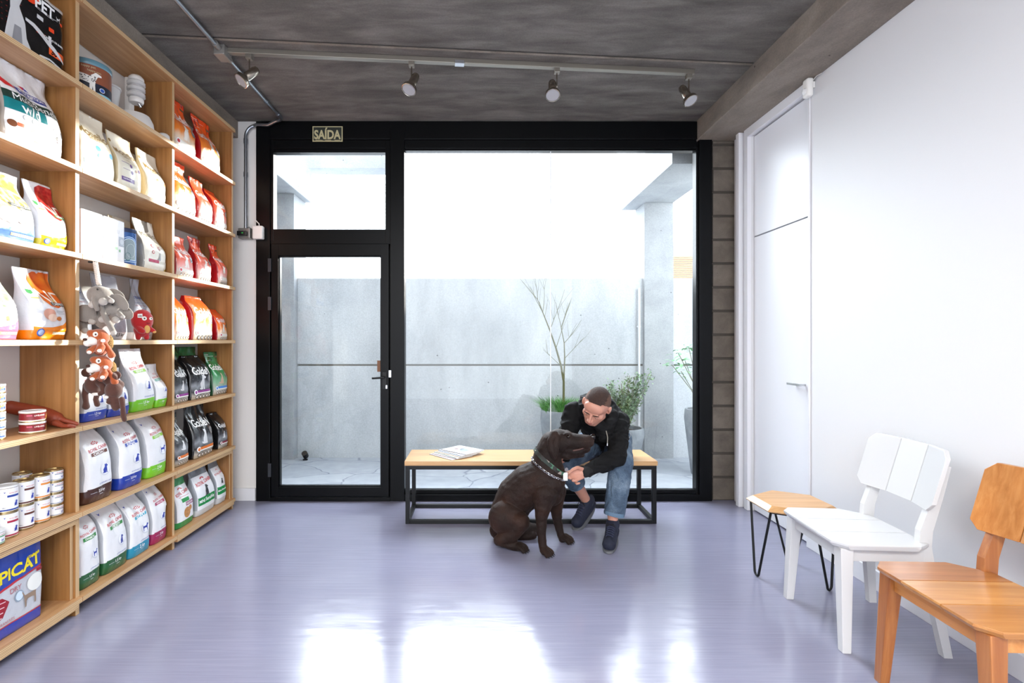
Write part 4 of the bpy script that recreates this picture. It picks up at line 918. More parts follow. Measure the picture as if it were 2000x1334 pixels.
# ------------------------------------------------------------------ ceiling fittings
galv = M('galvanised', '#9aa0a8', .28, metal=.9, bump=.05, bscale=30)
t = thing('ceiling_conduit', 'galvanised steel conduit along the ceiling and down the pier beside the door', 'conduit', (0, 0, 0))
cx_ = -1.62; zc_ = 3.175
MB().tube([(cx_, YR+.5, zc_), (cx_, 3.2, zc_), (cx_, 4.16, zc_)], .0135, galv, 16).build('pipe', t, smooth=True)
pts = [(cx_, 4.14, zc_)]
for i in range(9): a = i/8*PI/2; pts.append((cx_-.06*(1-math.cos(a)), 4.18+.06*math.sin(a), zc_-.008*i/8))
pts += [(-1.75, 4.255, 3.14), (-1.85, 4.262, 3.148)]
for i in range(1, 9): a = i/8*PI/2; pts.append((-1.86-.09*math.sin(a), 4.285, 3.148-.09*(1-math.cos(a))))
pts += [(-1.952, 4.29, 2.9), (-1.952, 4.29, 2.29)]
MB().tube(pts, .0135, galv, 16).build('bent_pipe', t, smooth=True)
q = MB()
for (a, b_) in [((cx_, 3.9, zc_), (cx_, 3.94, zc_)), ((cx_, 2.2, zc_), (cx_, 2.24, zc_)), ((cx_, 4.12, zc_), (cx_, 4.16, zc_))]: q.tube([a, b_], .0175, galv, 16)
q.tube([(-1.952, 4.29, 2.72), (-1.952, 4.29, 2.76)], .0175, galv, 16); q.tube([(-1.952, 4.29, 3.0), (-1.952, 4.29, 3.04)], .0175, galv, 16)
q.build('coupling', t, smooth=True)
MB().box((cx_-.035, 3.19, 3.135), (cx_+.035, 3.29, 3.199), M('box_grey', '#8b8884', .4, metal=.5)).build('junction_box', t, bevel=.006)
q = MB(); q.tube([(cx_, 3.14, zc_), (cx_, 3.34, zc_)], .019, MATS['box_grey'], 16); q.build('box_collar', t, smooth=True)
MB().box((-2.0, 4.25, 2.2), (-1.9, 4.326, 2.285), MATS['box_grey']).build('socket_box', t, bevel=.008)
t = thing('network_adapter', 'small black adapter box with green light under the wall conduit', 'adapter', (-1.955, 4.24, 2.235))
MB().box((-.04, -.02, -.018), (.04, .01, .02), M('black_plastic', '#17181a', .35)).build('case', t, bevel=.004)
MB().box((.0, -.022, -.002), (.012, -.0195, .006), M('led_green', '#2fbf4a', .4)).build('indicator', t)
t = thing('wifi_router', 'white network box with a coiled cable beside the top of the door frame', 'router', (fx(507), YF-.03, fz(456)))
MB().box((-.04, -.025, -.055), (.045, .028, .055), M('router_white', '#e8e6e2', .4)).build('case', t, bevel=.012, seg=3, smooth=True)
MB().tube([(.01, 0, .05), (.008, 0, .075), (-.008, 0, .09), (-.015, -.005, .1), (-.03, 0, .1)], .004, MATS['router_white'], 8).build('antenna', t, smooth=True)
MB().tube([(-.04, 0, .02), (-.07, -.01, .045), (-.1, -.01, .03), (-.14, -.02, .0)], .0022, MATS['black_plastic'], 6).build('cable', t, smooth=True)
# track with spots
tm = M('track_grey', '#857f76', .4, metal=.6)
A_ = Vector((-1.6, 3.246, 3.185)); B_ = Vector((1.47, 3.504, 3.185)); dr = (B_-A_).normalized(); sdv = Vector((-dr.y, dr.x, 0))
t = thing('track_rail', 'long grey lighting track screwed to the concrete ceiling', 'light track', (0, 0, 0))
q = MB(); w_ = .019
q.hexa([A_-sdv*w_-Vc(0, 0, .018), B_-sdv*w_-Vc(0, 0, .018), B_+sdv*w_-Vc(0, 0, .018), A_+sdv*w_-Vc(0, 0, .018)], [A_-sdv*w_+Vc(0, 0, .014), B_-sdv*w_+Vc(0, 0, .014), B_+sdv*w_+Vc(0, 0, .014), A_+sdv*w_+Vc(0, 0, .014)], tm); q.build('rail', t, bevel=.003)
q = MB(); mid = A_.lerp(B_, .48); q.hexa([mid-sdv*.022-dr*.03-Vc(0, 0, .021), mid-sdv*.022+dr*.03-Vc(0, 0, .021), mid+sdv*.022+dr*.03-Vc(0, 0, .021), mid+sdv*.022-dr*.03-Vc(0, 0, .021)], [mid-sdv*.022-dr*.03, mid-sdv*.022+dr*.03, mid+sdv*.022+dr*.03, mid+sdv*.022-dr*.03], MATS['steel']); q.build('rail_joiner', t)
nick = M('brushed_nickel', '#a59d92', .25, metal=1)
def spot(px, py_top, py_lamp, dxp, dyp, label):
    k = (px-438)/(1355-438); p = A_.lerp(B_, k); d = p.y
    t = thing('track_spotlight', label, 'spotlight', p-Vc(0, 0, .018), 0, 'brushed nickel spotlights on the track')
    MB().box((-.018, -.02, -.03), (.018, .02, 0), tm).build('adapter', t, bevel=.003)
    MB().tube([(0, 0, -.03), (0, 0, -.115)], .005, nick, 10).build('stem', t, smooth=True)
    ax = Vector(dxp).normalized()
    c0 = Vector((0, 0, -.118))-ax*.055+Vector((dyp, 0, 0))
    q = MB().lathe([(.001, 0), (.012, .001), (.022, .008), (.026, .022), (.027, .095), (.024, .1), (.024, .108), (.035, .118), (.046, .125), (.048, .13), (.048, .15), (.044, .152), (.043, .146)], nick, 40, c=c0, axis=ax)
    lh_ = q.build('lamp_housing', t, smooth=True)
    MB().lathe([(.001, .144), (.02, .146), (.043, .1465)], M('lamp_glass', '#a8a8ac', .2), 32, c=c0, axis=ax).build('lamp_lens', lh_, smooth=True)
    s_ = c0+ax*.055
    MB().tube([(0, 0, -.115), (0, 0, -.122), s_*.5+Vector((0, 0, -.06))], .009, nick, 12).build('knuckle', t, smooth=True)
spot(480, 100, 145, (-.62, -.5, -.85), .014, 'nickel track spotlight by the steel conduit, leftmost of the four')
spot(785, 114, 160, (-.32, -.45, -.95), .014, 'nickel track spotlight above the door mullion, second from the left')
spot(1072, 128, 165, (-.05, -.55, -1), -.03, 'nickel track spotlight aimed almost straight down, third from the left')
spot(1345, 140, 180, (.32, -.5, -1), -.028, 'nickel track spotlight at the track end near the beam, rightmost')
# motion sensor
t = thing('motion_sensor', 'small white motion detector on the right wall under the beam corner', 'sensor', (X1-.012, 3.30, 2.985))
MB().box((-.05, -.03, -.07), (-.008, .03, .05), MATS['router_white']).build('body', t, bevel=.018, seg=4, smooth=True)
MB().lathe([(.02, 0), (.018, .01), (.001, .016)], M('lens_white', '#dcdcdc', .2), 20, c=(-.048, 0, -.03), axis=(-1, 0, -.3)).build('lens', t, smooth=True)
MB().box((-.012, -.012, -.01), (.011, .012, .03), MATS['router_white']).build('bracket', t, bevel=.003)
MB().tube([(-.01, 0, .03), (-.005, -.05, .045), (0, -.09, .042)], .002, MATS['router_white'], 6).build('cable', t)

# ------------------------------------------------------------------ bench and magazines
t = thing('bench', 'long bench with pale wood seat on an open black steel frame before the window', 'bench', (.385, 3.96, 0))
bw0, bw1, bd0, bd1 = -.93, .93, -.2, .2
maple = wood_mat('bench_maple', 0, '#bf9260', '#c99e6d', '#d2aa7b', .35, scale=1.2)
MB().box((bw0, bd0, .43), (bw1, bd1, .463), maple).build('seat', t, bevel=.002)
q = MB(); s_ = .03
a0, a1, e0, e1 = bw0+.006, bw1-.006, bd0+.006, bd1-.006
MB().box((a0, e0, .4), (a1, e0+s_, .4295), black_steel).build('front_rail', t, bevel=.002)
MB().box((a0, e1-s_, .4), (a1, e1, .4295), black_steel).build('rear_rail', t, bevel=.002)
MB().box((a0+s_, e0, 0), (a1-s_, e0+s_, .028), black_steel).build('front_stretcher', t, bevel=.002)
MB().box((a0+s_, e1-s_, 0), (a1-s_, e1, .028), black_steel).build('rear_stretcher', t, bevel=.002)
for x in (a0, a1-s_):
    for y in (e0, e1-s_): MB().box((x, y, 0), (x+s_, y+s_, .4), black_steel).build('leg', t, bevel=.002)
    MB().box((x, e0+s_, 0), (x+s_, e1-s_, .028), black_steel).build('side_stretcher', t, bevel=.002)
    MB().box((x, e0+s_, .4), (x+s_, e1-s_, .4295), black_steel).build('side_rail', t, bevel=.002)
mags = [('#e4e4e8', '#a8abb4', 0, 0, .74), ('#dcdfe6', '#b08a94', .022, .012, .83), ('#e8e2dc', '#7fa08f', .034, .026, .72), ('#d9dce2', '#c8b48a', .054, .034, .80), ('#e2e4ea', '#7388a8', .066, .05, .75), ('#eceaea', '#6e7078', .088, .066, .84)]
mk = ['lowest', 'second', 'third', 'fourth', 'fifth', 'topmost']
z = .4635
for i, (c, sp, dx, dy, rz) in enumerate(mags):
    t = thing('magazine', '%s magazine of the fanned pile on the left end of the bench' % mk[i], 'magazine', (-.215+dx, 3.955+dy, z), rz, 'magazines on the bench')
    th_ = .0045
    pg = MB().box((-.104, -.134, .0004), (.104, .134, th_-.0004), M('paper', '#e6e6e6', .6)); pg.build('pages', t)
    cv = MB(); cm = M('cover'+c, c, .25, coat=.3)
    cv.box((-.106, -.136, 0), (.106, .136, .0004), cm); cv.box((-.106, -.136, th_-.0004), (.106, .136, th_), cm); cv.box((-.1065, -.136, .0008), (-.105, .136, th_-.0008), ink(sp)); rm_ = random.Random(i)
    for k in range(5): x_, y_ = rm_.uniform(-.095, .02), rm_.uniform(-.12, .06); cv.box((x_, y_, th_), (x_+rm_.uniform(.02, .07), y_+rm_.uniform(.01, .06), th_+.00015), ink(rm_.choice(['#c9b8b4', '#9fb4c8', '#d8a8a0', '#b8c8b0', '#8a90a0', '#c8ccd4'])))
    if i == 5:
        vs, fs, tw, th = text2d('REVISTA', .02)
        vs, fs, tw, th = text2d('A', .02); cv.add([(-.06+x*.0, .0+y*.0, th_+.0003) for x, y in vs][:0], [], ink(sp))
        for k in range(5): cv.add([(-.08+.0*k, .1-.014*k, th_+.0003), (.05-.012*k, .1-.014*k, th_+.0003), (.05-.012*k, .106-.014*k, th_+.0003), (-.08, .106-.014*k, th_+.0003)], [(0, 1, 2, 3)], ink('#c8a0a8'))
        cv.add([(-.05, -.06, th_+.0003), (.02, -.06, th_+.0003), (.03, -.01, th_+.0003), (-.02, .01, th_+.0003), (-.055, -.02, th_+.0003)], [(0, 1, 2, 3, 4)], ink('#8f9ab0'))
    cv.build('cover', t); z += th_+.0004

# ------------------------------------------------------------------ chairs
def chair(label, loc, rz, ms, mb_, mf, mapron):
    # local: faces -x, width along y, origin on the floor at the seat centre
    t = thing('dining_chair', label, 'chair', loc, rz)
    W = .25; zt = .47; x0, x1 = -.2, .2; ch = .05
    ys = [-W, -.085, .085, W]
    def sx(y): return x0+.0
    outl = {2: [(x0, .087), (x0, W-ch), (x0+.045, W), (x1-.1, W), (x1, W-.09), (x1, .087)],
            1: [(x0-.0, -.083), (x0, .083), (x1+.0, .083), (x1, -.083)],
            0: [(x0, -.087), (x1, -.087), (x1, -W+.04), (x1-.06, -W), (x0+.045, -W), (x0, -W+ch)]}
    for k in (0, 1, 2):
        pts = outl[k]; MB().prism([(x*(1)+(.012 if x < 0 else 0), y) for x, y in pts], zt-.022, zt-.012, ms[k], pts).build('seat_slat', t) if False else None
        q = MB(); low = [(x+(.012 if x < 0 else -.006), y*(.975)) for x, y in pts]
        q.prism(low, zt-.024, zt-.008, ms[k], pts); q.prism(pts, zt-.008, zt, ms[k]); q.build('seat_slat', t, bevel=.0015)
    # legs: tapered, splayed
    for sy in (-1, 1):
        yo = sy*.2
        def quad(x, y, z, a, b_): return [(x-a, y-b_, z), (x+a, y-b_, z), (x+a, y+b_, z), (x-a, y+b_, z)]
        MB().hexa(quad(x0+.04, sy*.232, 0, .018, .018), quad(x0+.055, sy*.2, zt-.025, .027, .027), mf).build('front_leg', t, bevel=.004)
        q = MB()
        secs = [(x1+.05, 0, .017), (x1+.015, .28, .022), (x1-.005, .45, .026), (x1+.0, .52, .026), (x1+.045, .66, .021), (x1+.085, .80, .015)]
        prev = None
        for (x, z_, a) in secs:
            cur = quad(x, sy*(.232-.05*min(1, z_/.45)), z_, a, .016)
            if prev: q.hexa(prev, cur, mf)
            prev = cur
        q.build('rear_leg', t)
        MB().box((x0+.08, sy*.2-.011, zt-.085), (x1-.02, sy*.2+.011, zt-.026), mapron).build('side_rail', t, bevel=.002)
    MB().box((x0+.045, -.175, zt-.085), (x0+.067, .175, zt-.026), mapron).build('front_rail', t, bevel=.002)
    MB().box((x1-.03, -.175, zt-.085), (x1-.008, .175, zt-.026), mapron).build('rear_rail', t, bevel=.002)
    # backrest: three boards, concave
    zb0, zb1 = .615, .875
    lean = .29
    def bp(u, z_, off): # u along y
        cv = .045*(1-(u/.24)**2)
        return (x1-.012+(z_-zb0)*lean+cv-off, u, z_)
    e = .0022
    cuts = [-.245, -.082, .082, .245]
    for k in range(3):
        a, b_ = cuts[k]+e, cuts[k+1]-e
        pts = [(a, zb0), (b_, zb0), (b_, zb1), (a, zb1)]
        c_ = .032
        if k == 0: pts = [(a+c_, zb0), (b_, zb0), (b_, zb1), (a+c_, zb1), (a, zb1-c_), (a, zb0+c_)]
        if k == 2: pts = [(a, zb0), (b_-c_, zb0), (b_, zb0+c_), (b_, zb1-c_), (b_-c_, zb1), (a, zb1)]
        q = MB(); n = len(pts)
        # boards are flat: take x linearly between the board's edges
        xa, xb = bp(a, zb0, 0)[0], bp(b_, zb0, 0)[0]
        def pp(u, z_, off): tt = (u-a)/(b_-a); return (xa+(xb-xa)*tt+(z_-zb0)*lean-off, u, z_)
        vs = [pp(u, z_, .010) for u, z_ in pts]+[pp(u, z_, -.010) for u, z_ in pts]
        q.add(vs, [tuple(range(n)), tuple(range(n, 2*n))[::-1]]+[(i, n+i, n+(i+1) % n, (i+1) % n) for i in range(n)], mb_[k]); q.build('back_board', t, bevel=.002)
    return t
wl_ = M('chair_white', '#cccccd', .28, coat=.2)
chair('white painted wooden chair with slatted seat, between the stool and the honey wood chair', (1.765, 2.44, 0), math.radians(-4.5), [wl_]*3, [wl_]*3, wl_, wl_)
wd_x = [wood_mat('chair_wood_x%d' % k, 0, *c, .3, coat=.3, scale=1.1) for k, c in enumerate([('#b0733c', '#bf8248', '#cb9157'), ('#b87a40', '#c78c4f', '#d69f63'), ('#9c5f30', '#ac6e3a', '#b97b45')])]
wd_z = [wood_mat('chair_wood_z%d' % k, 2, *c, .3, coat=.3, scale=1.1) for k, c in enumerate([('#b87a40', '#c78c4f', '#d69f63'), ('#b0733c', '#bf8248', '#cb9157'), ('#a8682f', '#ba7a3e', '#c88b4e')])]
wd_y = wood_mat('chair_wood_y', 1, '#a8682f', '#ba7a3e', '#c88b4e', .3, coat=.3)
wd_l = wood_mat('chair_leg_wood', 2, '#8f5228', '#a06232', '#b0723e', .3, coat=.3)
chair('honey-brown wooden chair with slatted seat, nearest the camera at the right edge', (1.745, 1.787, 0), math.radians(-2), wd_x, wd_z, wd_l, wd_y)
# stool
t = thing('hexagonal_stool', 'low stool with hexagonal oak top and black hairpin legs beyond the white chair', 'stool', (1.79, 2.93, 0))
hexp = lambda R, z_=0: [(R*math.cos(PI/6+k*PI/3), R*math.sin(PI/6+k*PI/3)) for k in range(6)]
oak = wood_mat('stool_oak', 0, '#b98a58', '#c89a68', '#d4a878', .32)
q = MB(); q.prism(hexp(.228), .405, .412, oak, hexp(.232)); q.prism(hexp(.232), .412, .436, oak, hexp(.196)); q.build('seat', t, bevel=.0015)
def inset(p, k): return (p[0]*k, p[1]*k)
hx = hexp(.205)
q = MB()
for i in range(6): a = (*hx[i], .399); b_ = (*hx[(i+1) % 6], .399); q.tube([a, b_], .0055, black_steel, 8)
q.build('top_ring', t, smooth=True)
for i in (0, 2, 4):
    a = Vector((*hx[i], .395)); b_ = Vector((*hx[(i+1) % 6], .395)); m_ = (a+b_)/2; foot = Vector((m_.x*1.12, m_.y*1.12, .0065))
    u_ = (b_-a).normalized(); pts = [a]
    r_ = .022
    for k in range(9):
        an = PI*k/8; pts.append(foot+Vector((0, 0, r_))-u_*r_*math.cos(an)-Vector((0, 0, r_*math.sin(an))))
    pts.append(b_)
    MB().tube(pts, .0065, black_steel, 10).build('hairpin_leg', t, smooth=True)

# ------------------------------------------------------------------ soft bodies
def capsule(bm, a, ra, b, rb, n=20, m=8, flat=None):
    a = Vector(a); b = Vector(b); d = b-a; L_ = d.length
    q = Vector((0, 0, 1)).rotation_difference(d.normalized()) if L_ > 1e-6 else Quaternion()
    rows = []
    for i in range(m+1):
        an = -PI/2+PI/2*i/m; rows.append((ra*math.cos(an), ra*math.sin(an)))
    for i in range(m+1):
        an = PI/2*i/m; rows.append((rb*math.cos(an), L_+rb*math.sin(an)))
    prev = None; first = None
    for r_, z_ in rows:
        ring = []
        for j in range(n):
            t_ = 2*PI*j/n; p = q @ Vector((max(r_, 1e-4)*math.cos(t_), max(r_, 1e-4)*math.sin(t_), z_))
            ring.append(bm.verts.new(p+a))
        if prev:
            for j in range(n): bm.faces.new((prev[j], prev[(j+1) % n], ring[(j+1) % n], ring[j]))
        else: first = ring
        prev = ring
    bm.faces.new(first[::-1]); bm.faces.new(prev)
def ellips(bm, c, r, rot=None, n=24):
    R_ = Euler(rot).to_matrix().to_4x4() if rot is not None else Matrix.Identity(4)
    mt = Matrix.Translation(c) @ R_ @ Matrix.Diagonal((*r, 1))
    bmesh.ops.create_uvsphere(bm, u_segments=n, v_segments=n//2, radius=1, matrix=mt)
def blob(name, shapes, vox, mat, parent=None, smooth=6, cut=None, disp=None, matf=None, mats=None, loc=None):
    bm = bmesh.new()
    for s_ in shapes:
        if s_[0] == 'c': capsule(bm, *s_[1:])
        elif s_[0] == 'e': ellips(bm, *s_[1:])
        elif s_[0] == 'ch':
            pts = s_[1]
            for (p, r1), (q_, r2) in zip(pts, pts[1:]): capsule(bm, p, r1, q_, r2)
    me = bpy.data.meshes.new('tmp'); bm.to_mesh(me); bm.free()
    ob = bpy.data.objects.new('tmp', me); C.objects.link(ob)
    md = ob.modifiers.new('r', 'REMESH'); md.mode = 'VOXEL'; md.voxel_size = vox; md.use_smooth_shade = True
    if smooth: sm = ob.modifiers.new('s', 'SMOOTH'); sm.iterations = smooth; sm.factor = .5
    dg = bpy.context.evaluated_depsgraph_get(); dg.update()
    me2 = bpy.data.meshes.new_from_object(ob.evaluated_get(dg)); me2.name = name
    bpy.data.objects.remove(ob); bpy.data.meshes.remove(me)
    me2.materials.clear()
    for m_ in ([mat]+(mats or [])): me2.materials.append(m_)
    if cut or disp:
        b2 = bmesh.new(); b2.from_mesh(me2)
        if cut:
            bmesh.ops.delete(b2, geom=[v for v in b2.verts if cut(v.co)], context='VERTS')
        if disp:
            b2.normal_update()
            nn = [(v, v.normal.copy()) for v in b2.verts]
            for v, n_ in nn: v.co += n_*disp(v.co)
        b2.to_mesh(me2); b2.free()
    if matf:
        for p in me2.polygons: p.material_index = matf(p.center)
    me2.polygons.foreach_set('use_smooth', [True]*len(me2.polygons))
    o = link(name, me2, parent, loc); return o
def wrinkle(freq, amp, axis=None):
    def f(co):
        p = Vector((co.x*freq[0], co.y*freq[1], co.z*freq[2])); q = noise.noise(p+Vector((noise.noise(p*1.7), 0, noise.noise(p*1.3+Vector((5, 5, 5))))))
        return amp*(abs(q)*-2+.5)
    return f
# ------------------------------------------------------------------ plush toys on a rope
gp = M('plush_grey', '#7d766f', .9, sheen=.5, bump=.5, bscale=250, var=.1, bdist=.004)
gpl = M('plush_pale', '#a8a29b', .9, sheen=.5, bump=.5, bscale=250, bdist=.004)
op = M('plush_rust', '#9c4a1e', .9, sheen=.4, bump=.5, bscale=250, var=.15, bdist=.004)
wpz = M('plush_white', '#e6e2dc', .9, sheen=.4, bump=.4, bscale=250, bdist=.004)
bpz = M('plush_brown', '#4a2a20', .9, sheen=.3, bump=.5, bscale=250, var=.15, bdist=.004)
gd = M('plush_mane', '#8a6a3c', .95, bump=1, bscale=120, bdist=.01)
eye_b = M('eye_black', '#08080a', .15); blk = M('felt_black', '#141214', .8)
DP = 2.58
def Q(px, py, dd=0): return P(px, py, DP+dd)
def local(t, *a): return Q(*a)-t.location
# rope
t = thing('toy_rope', 'twisted white cotton rope hooked on the shelf with soft toys hanging from it', 'rope', Q(186, 512))
tw_ = Q(193, 556)-Q(186, 512)
for k in range(3):
    pts = []
    for i in range(60):
        f = i/59; p = tw_*f; a = f*22+k*2*PI/3; pts.append(p+Vector((math.cos(a)*.0055, math.sin(a)*.0055, 0)))
    MB().tube(pts, .0062, M('rope', '#d8cfc6', .9, bump=.5, bscale=300), 8).build('strand', t, smooth=True)
MB().box((-.03, -.01, -.004), (.006, .01, .004), blk).build('hook_strap', t, bevel=.002)
def elephant(label, cx, cy, head, ears, trunk, limbs, dd):
    t = thing('toy_elephant', label, 'soft toy', Q(cx, cy, dd), 0, 'soft toys on the rope')
    L_ = lambda px, py, d2=0: Q(px, py, dd+d2)-t.location
    sh = []
    hx_, hy, hr = head; c = L_(hx_, hy, -.02); sh.append(('e', c, (hr*1.15, hr, hr*.95), (0, .3, 0)))
    sh.append(('e', L_(cx, cy+4, .03), (.05, .05, .055)))
    sh.append(('ch', [(L_(*p[:2], p[2]), p[3]) for p in trunk]))
    for lm in limbs: sh.append(('ch', [(L_(*p[:2], p[2]), p[3]) for p in lm]))
    for (ex, ey, ed, rx, rz_, rot) in ears: sh.append(('e', L_(ex, ey, ed), (rx, .011, rz_), (0, rot, .15)))
    blob('body', sh, .0035, gp, t, 5)
    for lm in limbs: p = lm[-1]; ellips_o = blob('paw', [('e', L_(p[0], p[1], p[2]-.006), (p[3]*1.04, p[3]*1.0, p[3]*.98))], .003, gpl, t, 2)
    return t, L_
t, L_ = elephant('upper grey elephant soft toy hanging at the top of the rope', 205, 578, (196, 578, .052),
    [(236, 590, .0, .05, .028, .9), (228, 576, .03, .045, .026, .6), (168, 612, .0, .052, .045, .3)],
    [(186, 580, -.06, .014), (185, 590, -.075, .013), (188, 600, -.08, .011), (190, 604, -.08, .01)],
    [[(190, 590, -.03, .02), (198, 590, -.05, .018), (202, 589, -.06, .019)], [(184, 590, -.03, .018), (182, 594, -.05, .018), (181, 595, -.06, .018)], [(205, 580, -.03, .013), (214, 586, -.05, .013), (218, 588, -.05, .012)], [(196, 595, -.04, .012), (202, 612, -.05, .012), (208, 625, -.05, .014), (216, 638, -.05, .013), (222, 650, -.04, .013)]], 0)
for (px, py) in [(190, 565), (174.5, 572)]: MB().lathe([(.004, -.002), (.0045, 0), (.003, .002), (.001, .003)], eye_b, 12, c=L_(px, py, -.066 if px > 180 else -.05), axis=(0, -1, .2)).build('eye', t, smooth=True)
t, L_ = elephant('lower grey elephant soft toy with spread ears on the rope', 205, 618, (217, 603, .044),
    [(245, 610, .0, .045, .03, .7), (232, 612, -.02, .04, .018, 1.1), (170, 618, .03, .05, .04, .4)],
    [(210, 600, -.045, .013), (208, 608, -.06, .012), (209, 614, -.06, .01)],
    [[(228, 608, -.02, .014), (236, 616, -.04, .012), (240, 619, -.04, .01)], [(190, 612, 0, .018), (184, 620, -.02, .017), (180, 628, -.02, .016)], [(166, 620, .02, .024), (160, 632, 0, .024), (162, 640, 0, .02), (166, 646, 0, .016)], [(203, 622, -.02, .017), (200, 624, -.03, .017)], [(222, 620, -.01, .02), (226, 625, -.02, .018)]], .03)
MB().lathe([(.004, -.002), (.0045, 0), (.003, .002), (.001, .003)], eye_b, 12, c=L_(219.5, 595, -.058), axis=(0, -1, .2)).build('eye', t, smooth=True)
def rusty(label, cx, cy, dd, s=1):
    t = thing('toy_tiger', label, 'soft toy', Q(cx, cy, dd), 0, 'soft toys on the rope')
    L_ = lambda dx, dy, d2=0: Q(cx+dx, cy+dy, dd+d2)-t.location
    blob('body', [('e', L_(8, -6, -.01), (.046, .042, .04), (0, .3, 0)), ('e', L_(10, 14, .02), (.035, .035, .045)), ('e', L_(-4, -12, -.03), (.03, .022, .02), (0, .3, 0)),
        ('ch', [(L_(8, 8, -.02), .013), (L_(12, 14, -.05), .017), (L_(8, 20, -.06), .018)]), ('ch', [(L_(4, 8, -.02), .012), (L_(-4, 18, -.05), .015), (L_(-10, 22, -.055), .016)]),
        ('ch', [(L_(18, 8, 0), .014), (L_(28, 22, .0), .013), (L_(32, 30, .0), .017)]), ('ch', [(L_(5, 5, -.03), .011), (L_(12, 2, -.05), .011)])], .0032, op, t, 4)
    blob('muzzle', [('e', L_(-6, 2, -.045), (.028, .024, .022), (0, .25, 0)), ('e', L_(-14, 6, -.05), (.02, .02, .018))], .003, wpz, t, 3)
    blob('nose', [('e', L_(-20, -1, -.07), (.0095, .009, .007))], .0025, M('nose_brown', '#3a1a14', .5), t, 1)
    blob('eye_patch', [('e', L_(0, -11, -.05), (.0125, .006, .013))], .0022, wpz, t, 1)
    MB().lathe([(.0042, -.002), (.0048, 0), (.003, .002), (.001, .003)], eye_b, 12, c=L_(.5, -11, -.058), axis=(-.2, -1, .2)).build('eye', t, smooth=True)
    blob('ear', [('e', L_(22, -17, .0), (.024, .009, .028), (0, .2, 0))], .003, wpz, t, 2)
    blob('mane', [('e', L_(22, 5, .03), (.03, .03, .045)), ('e', L_(0, 6, .03), (.04, .02, .04))], .003, gd, t, 1, disp=lambda co: .004*noise.noise(co*260))
    for (a, b_, c_) in [(8, 21, -.078), (-12, 24, -.07), (15, 1.5, -.058)]: blob('paw', [('e', L_(a, b_, c_), (.0105, .009, .009))], .0025, wpz, t, 1)
    return t
rusty('upper rust-orange soft toy with white muzzle below the elephants', 186, 664, -.01)
rusty('lower rust-orange soft toy with white muzzle above the brown ones', 192, 716, -.01)
def brownie(label, cx, cy, dd, limbs, ears):
    t = thing('toy_monkey', label, 'soft toy', Q(cx, cy, dd), 0, 'soft toys on the rope')
    L_ = lambda px, py, d2=0: Q(px, py, dd+d2)-t.location
    blob('body', [('e', L_(cx, cy), (.04, .036, .045)), ('e', L_(cx+4, cy-10, .02), (.04, .03, .03))]+[('ch', [(L_(*p[:2], p[2]), p[3]) for p in lm]) for lm in limbs]+[('e', L_(a, b_, c_), (r_, .012, r_)) for a, b_, c_, r_ in ears], .0032, bpz, t, 4)
    return t, L_
t, L_ = brownie('dark brown soft toy with long hanging arms under the rust-orange ones', 182, 752, .02, [[(170, 752, 0, .018), (166, 770, -.01, .014), (168, 785, -.01, .012), (168, 794, -.01, .017)], [(190, 768, 0, .014), (187, 780, 0, .012), (190, 790, 0, .013)], [(184, 740, 0, .02), (200, 752, -.02, .016), (203, 764, -.02, .013), (196, 769, -.02, .012)]], [(167, 728, 0, .022), (228, 733, 0, .022)])
blob('paw', [('e', L_(186, 770, -.01), (.018, .015, .009))], .003, wpz, t, 1)
t, L_ = brownie('lowest dark brown soft toy with one long dangling arm', 222, 762, .0, [[(222, 775, 0, .022), (224, 790, -.01, .018), (226, 796, -.015, .017)], [(238, 780, 0, .014), (240, 795, -.01, .011), (241, 812, -.01, .013), (243, 820, -.01, .011)], [(212, 742, 0, .026), (220, 736, 0, .022)], [(214, 780, -.02, .011), (212, 786, -.03, .011)]], [(220, 740, -.01, .025)])
for (a, b_) in [(207, 776), (211, 787)]: blob('paw', [('e', L_(a, b_, -.03), (.012, .01, .009))], .003, wpz, t, 1)
# red plush
t = thing('red_plush_monster', 'round red plush creature with white disc eyes standing before the pinched bag', 'soft toy', P(280, 663, 2.99)-Vc(0, 0, 0))
t.location = (-1.985, 3.02, SZ[3]); t.rotation_euler = (0, 0, .9)
rp = M('plush_red', '#b3121a', .85, sheen=.5, bump=.4, bscale=250, bdist=.004)
blob('body', [('e', (0, 0, .115), (.058, .04, .065)), ('e', (0, 0, .06), (.045, .036, .045)), ('c', (-.02, 0, .045), .018, (-.022, -.005, .012), .014), ('c', (.02, 0, .045), .018, (.022, -.005, .012), .014), ('ch', [((-.035, -.01, .08), .014), ((-.02, -.035, .055), .018), ((-.012, -.04, .05), .016)]), ('ch', [((.035, -.01, .07), .012), ((.055, -.02, .05), .012)])], .003, rp, t, 4)
blob('belly', [('e', (.014, -.036, .062), (.016, .006, .024))], .002, M('plush_tan', '#d8a860', .85), t, 1)
blob('paw', [('e', (.056, -.022, .047), (.011, .012, .008))], .002, MATS['plush_tan'], t, 1)
for (x, y, r_) in [(-.002, -.0395, .0125), (.034, -.033, .009)]:
    MB().lathe([(r_, 0), (r_, .002), (.001, .0025)], wpz, 20, c=(x, y, .125), axis=(x*4, -1, 0)).build('eye_disc', t)
    MB().lathe([(r_*.35, 0), (.001, .0012)], eye_b, 12, c=(x+x*.06, y-.003, .125), axis=(x*4, -1, 0)).build('pupil', t)
q = MB(); q.add([(-.036, -.037, .15), (-.012, -.0405, .152), (-.012, -.0425, .128), (-.036, -.039, .128)], [(0, 1, 2, 3)], ink('#e8e6e2'))
vs, fs, tw, th = text2d('JOKE', .03); q.add([(-.024+x*.019/tw, -.0415+ (abs(x)*0), .137+y*.03/tw) for x, y in vs], fs, eye_b); q.build('patch', t)
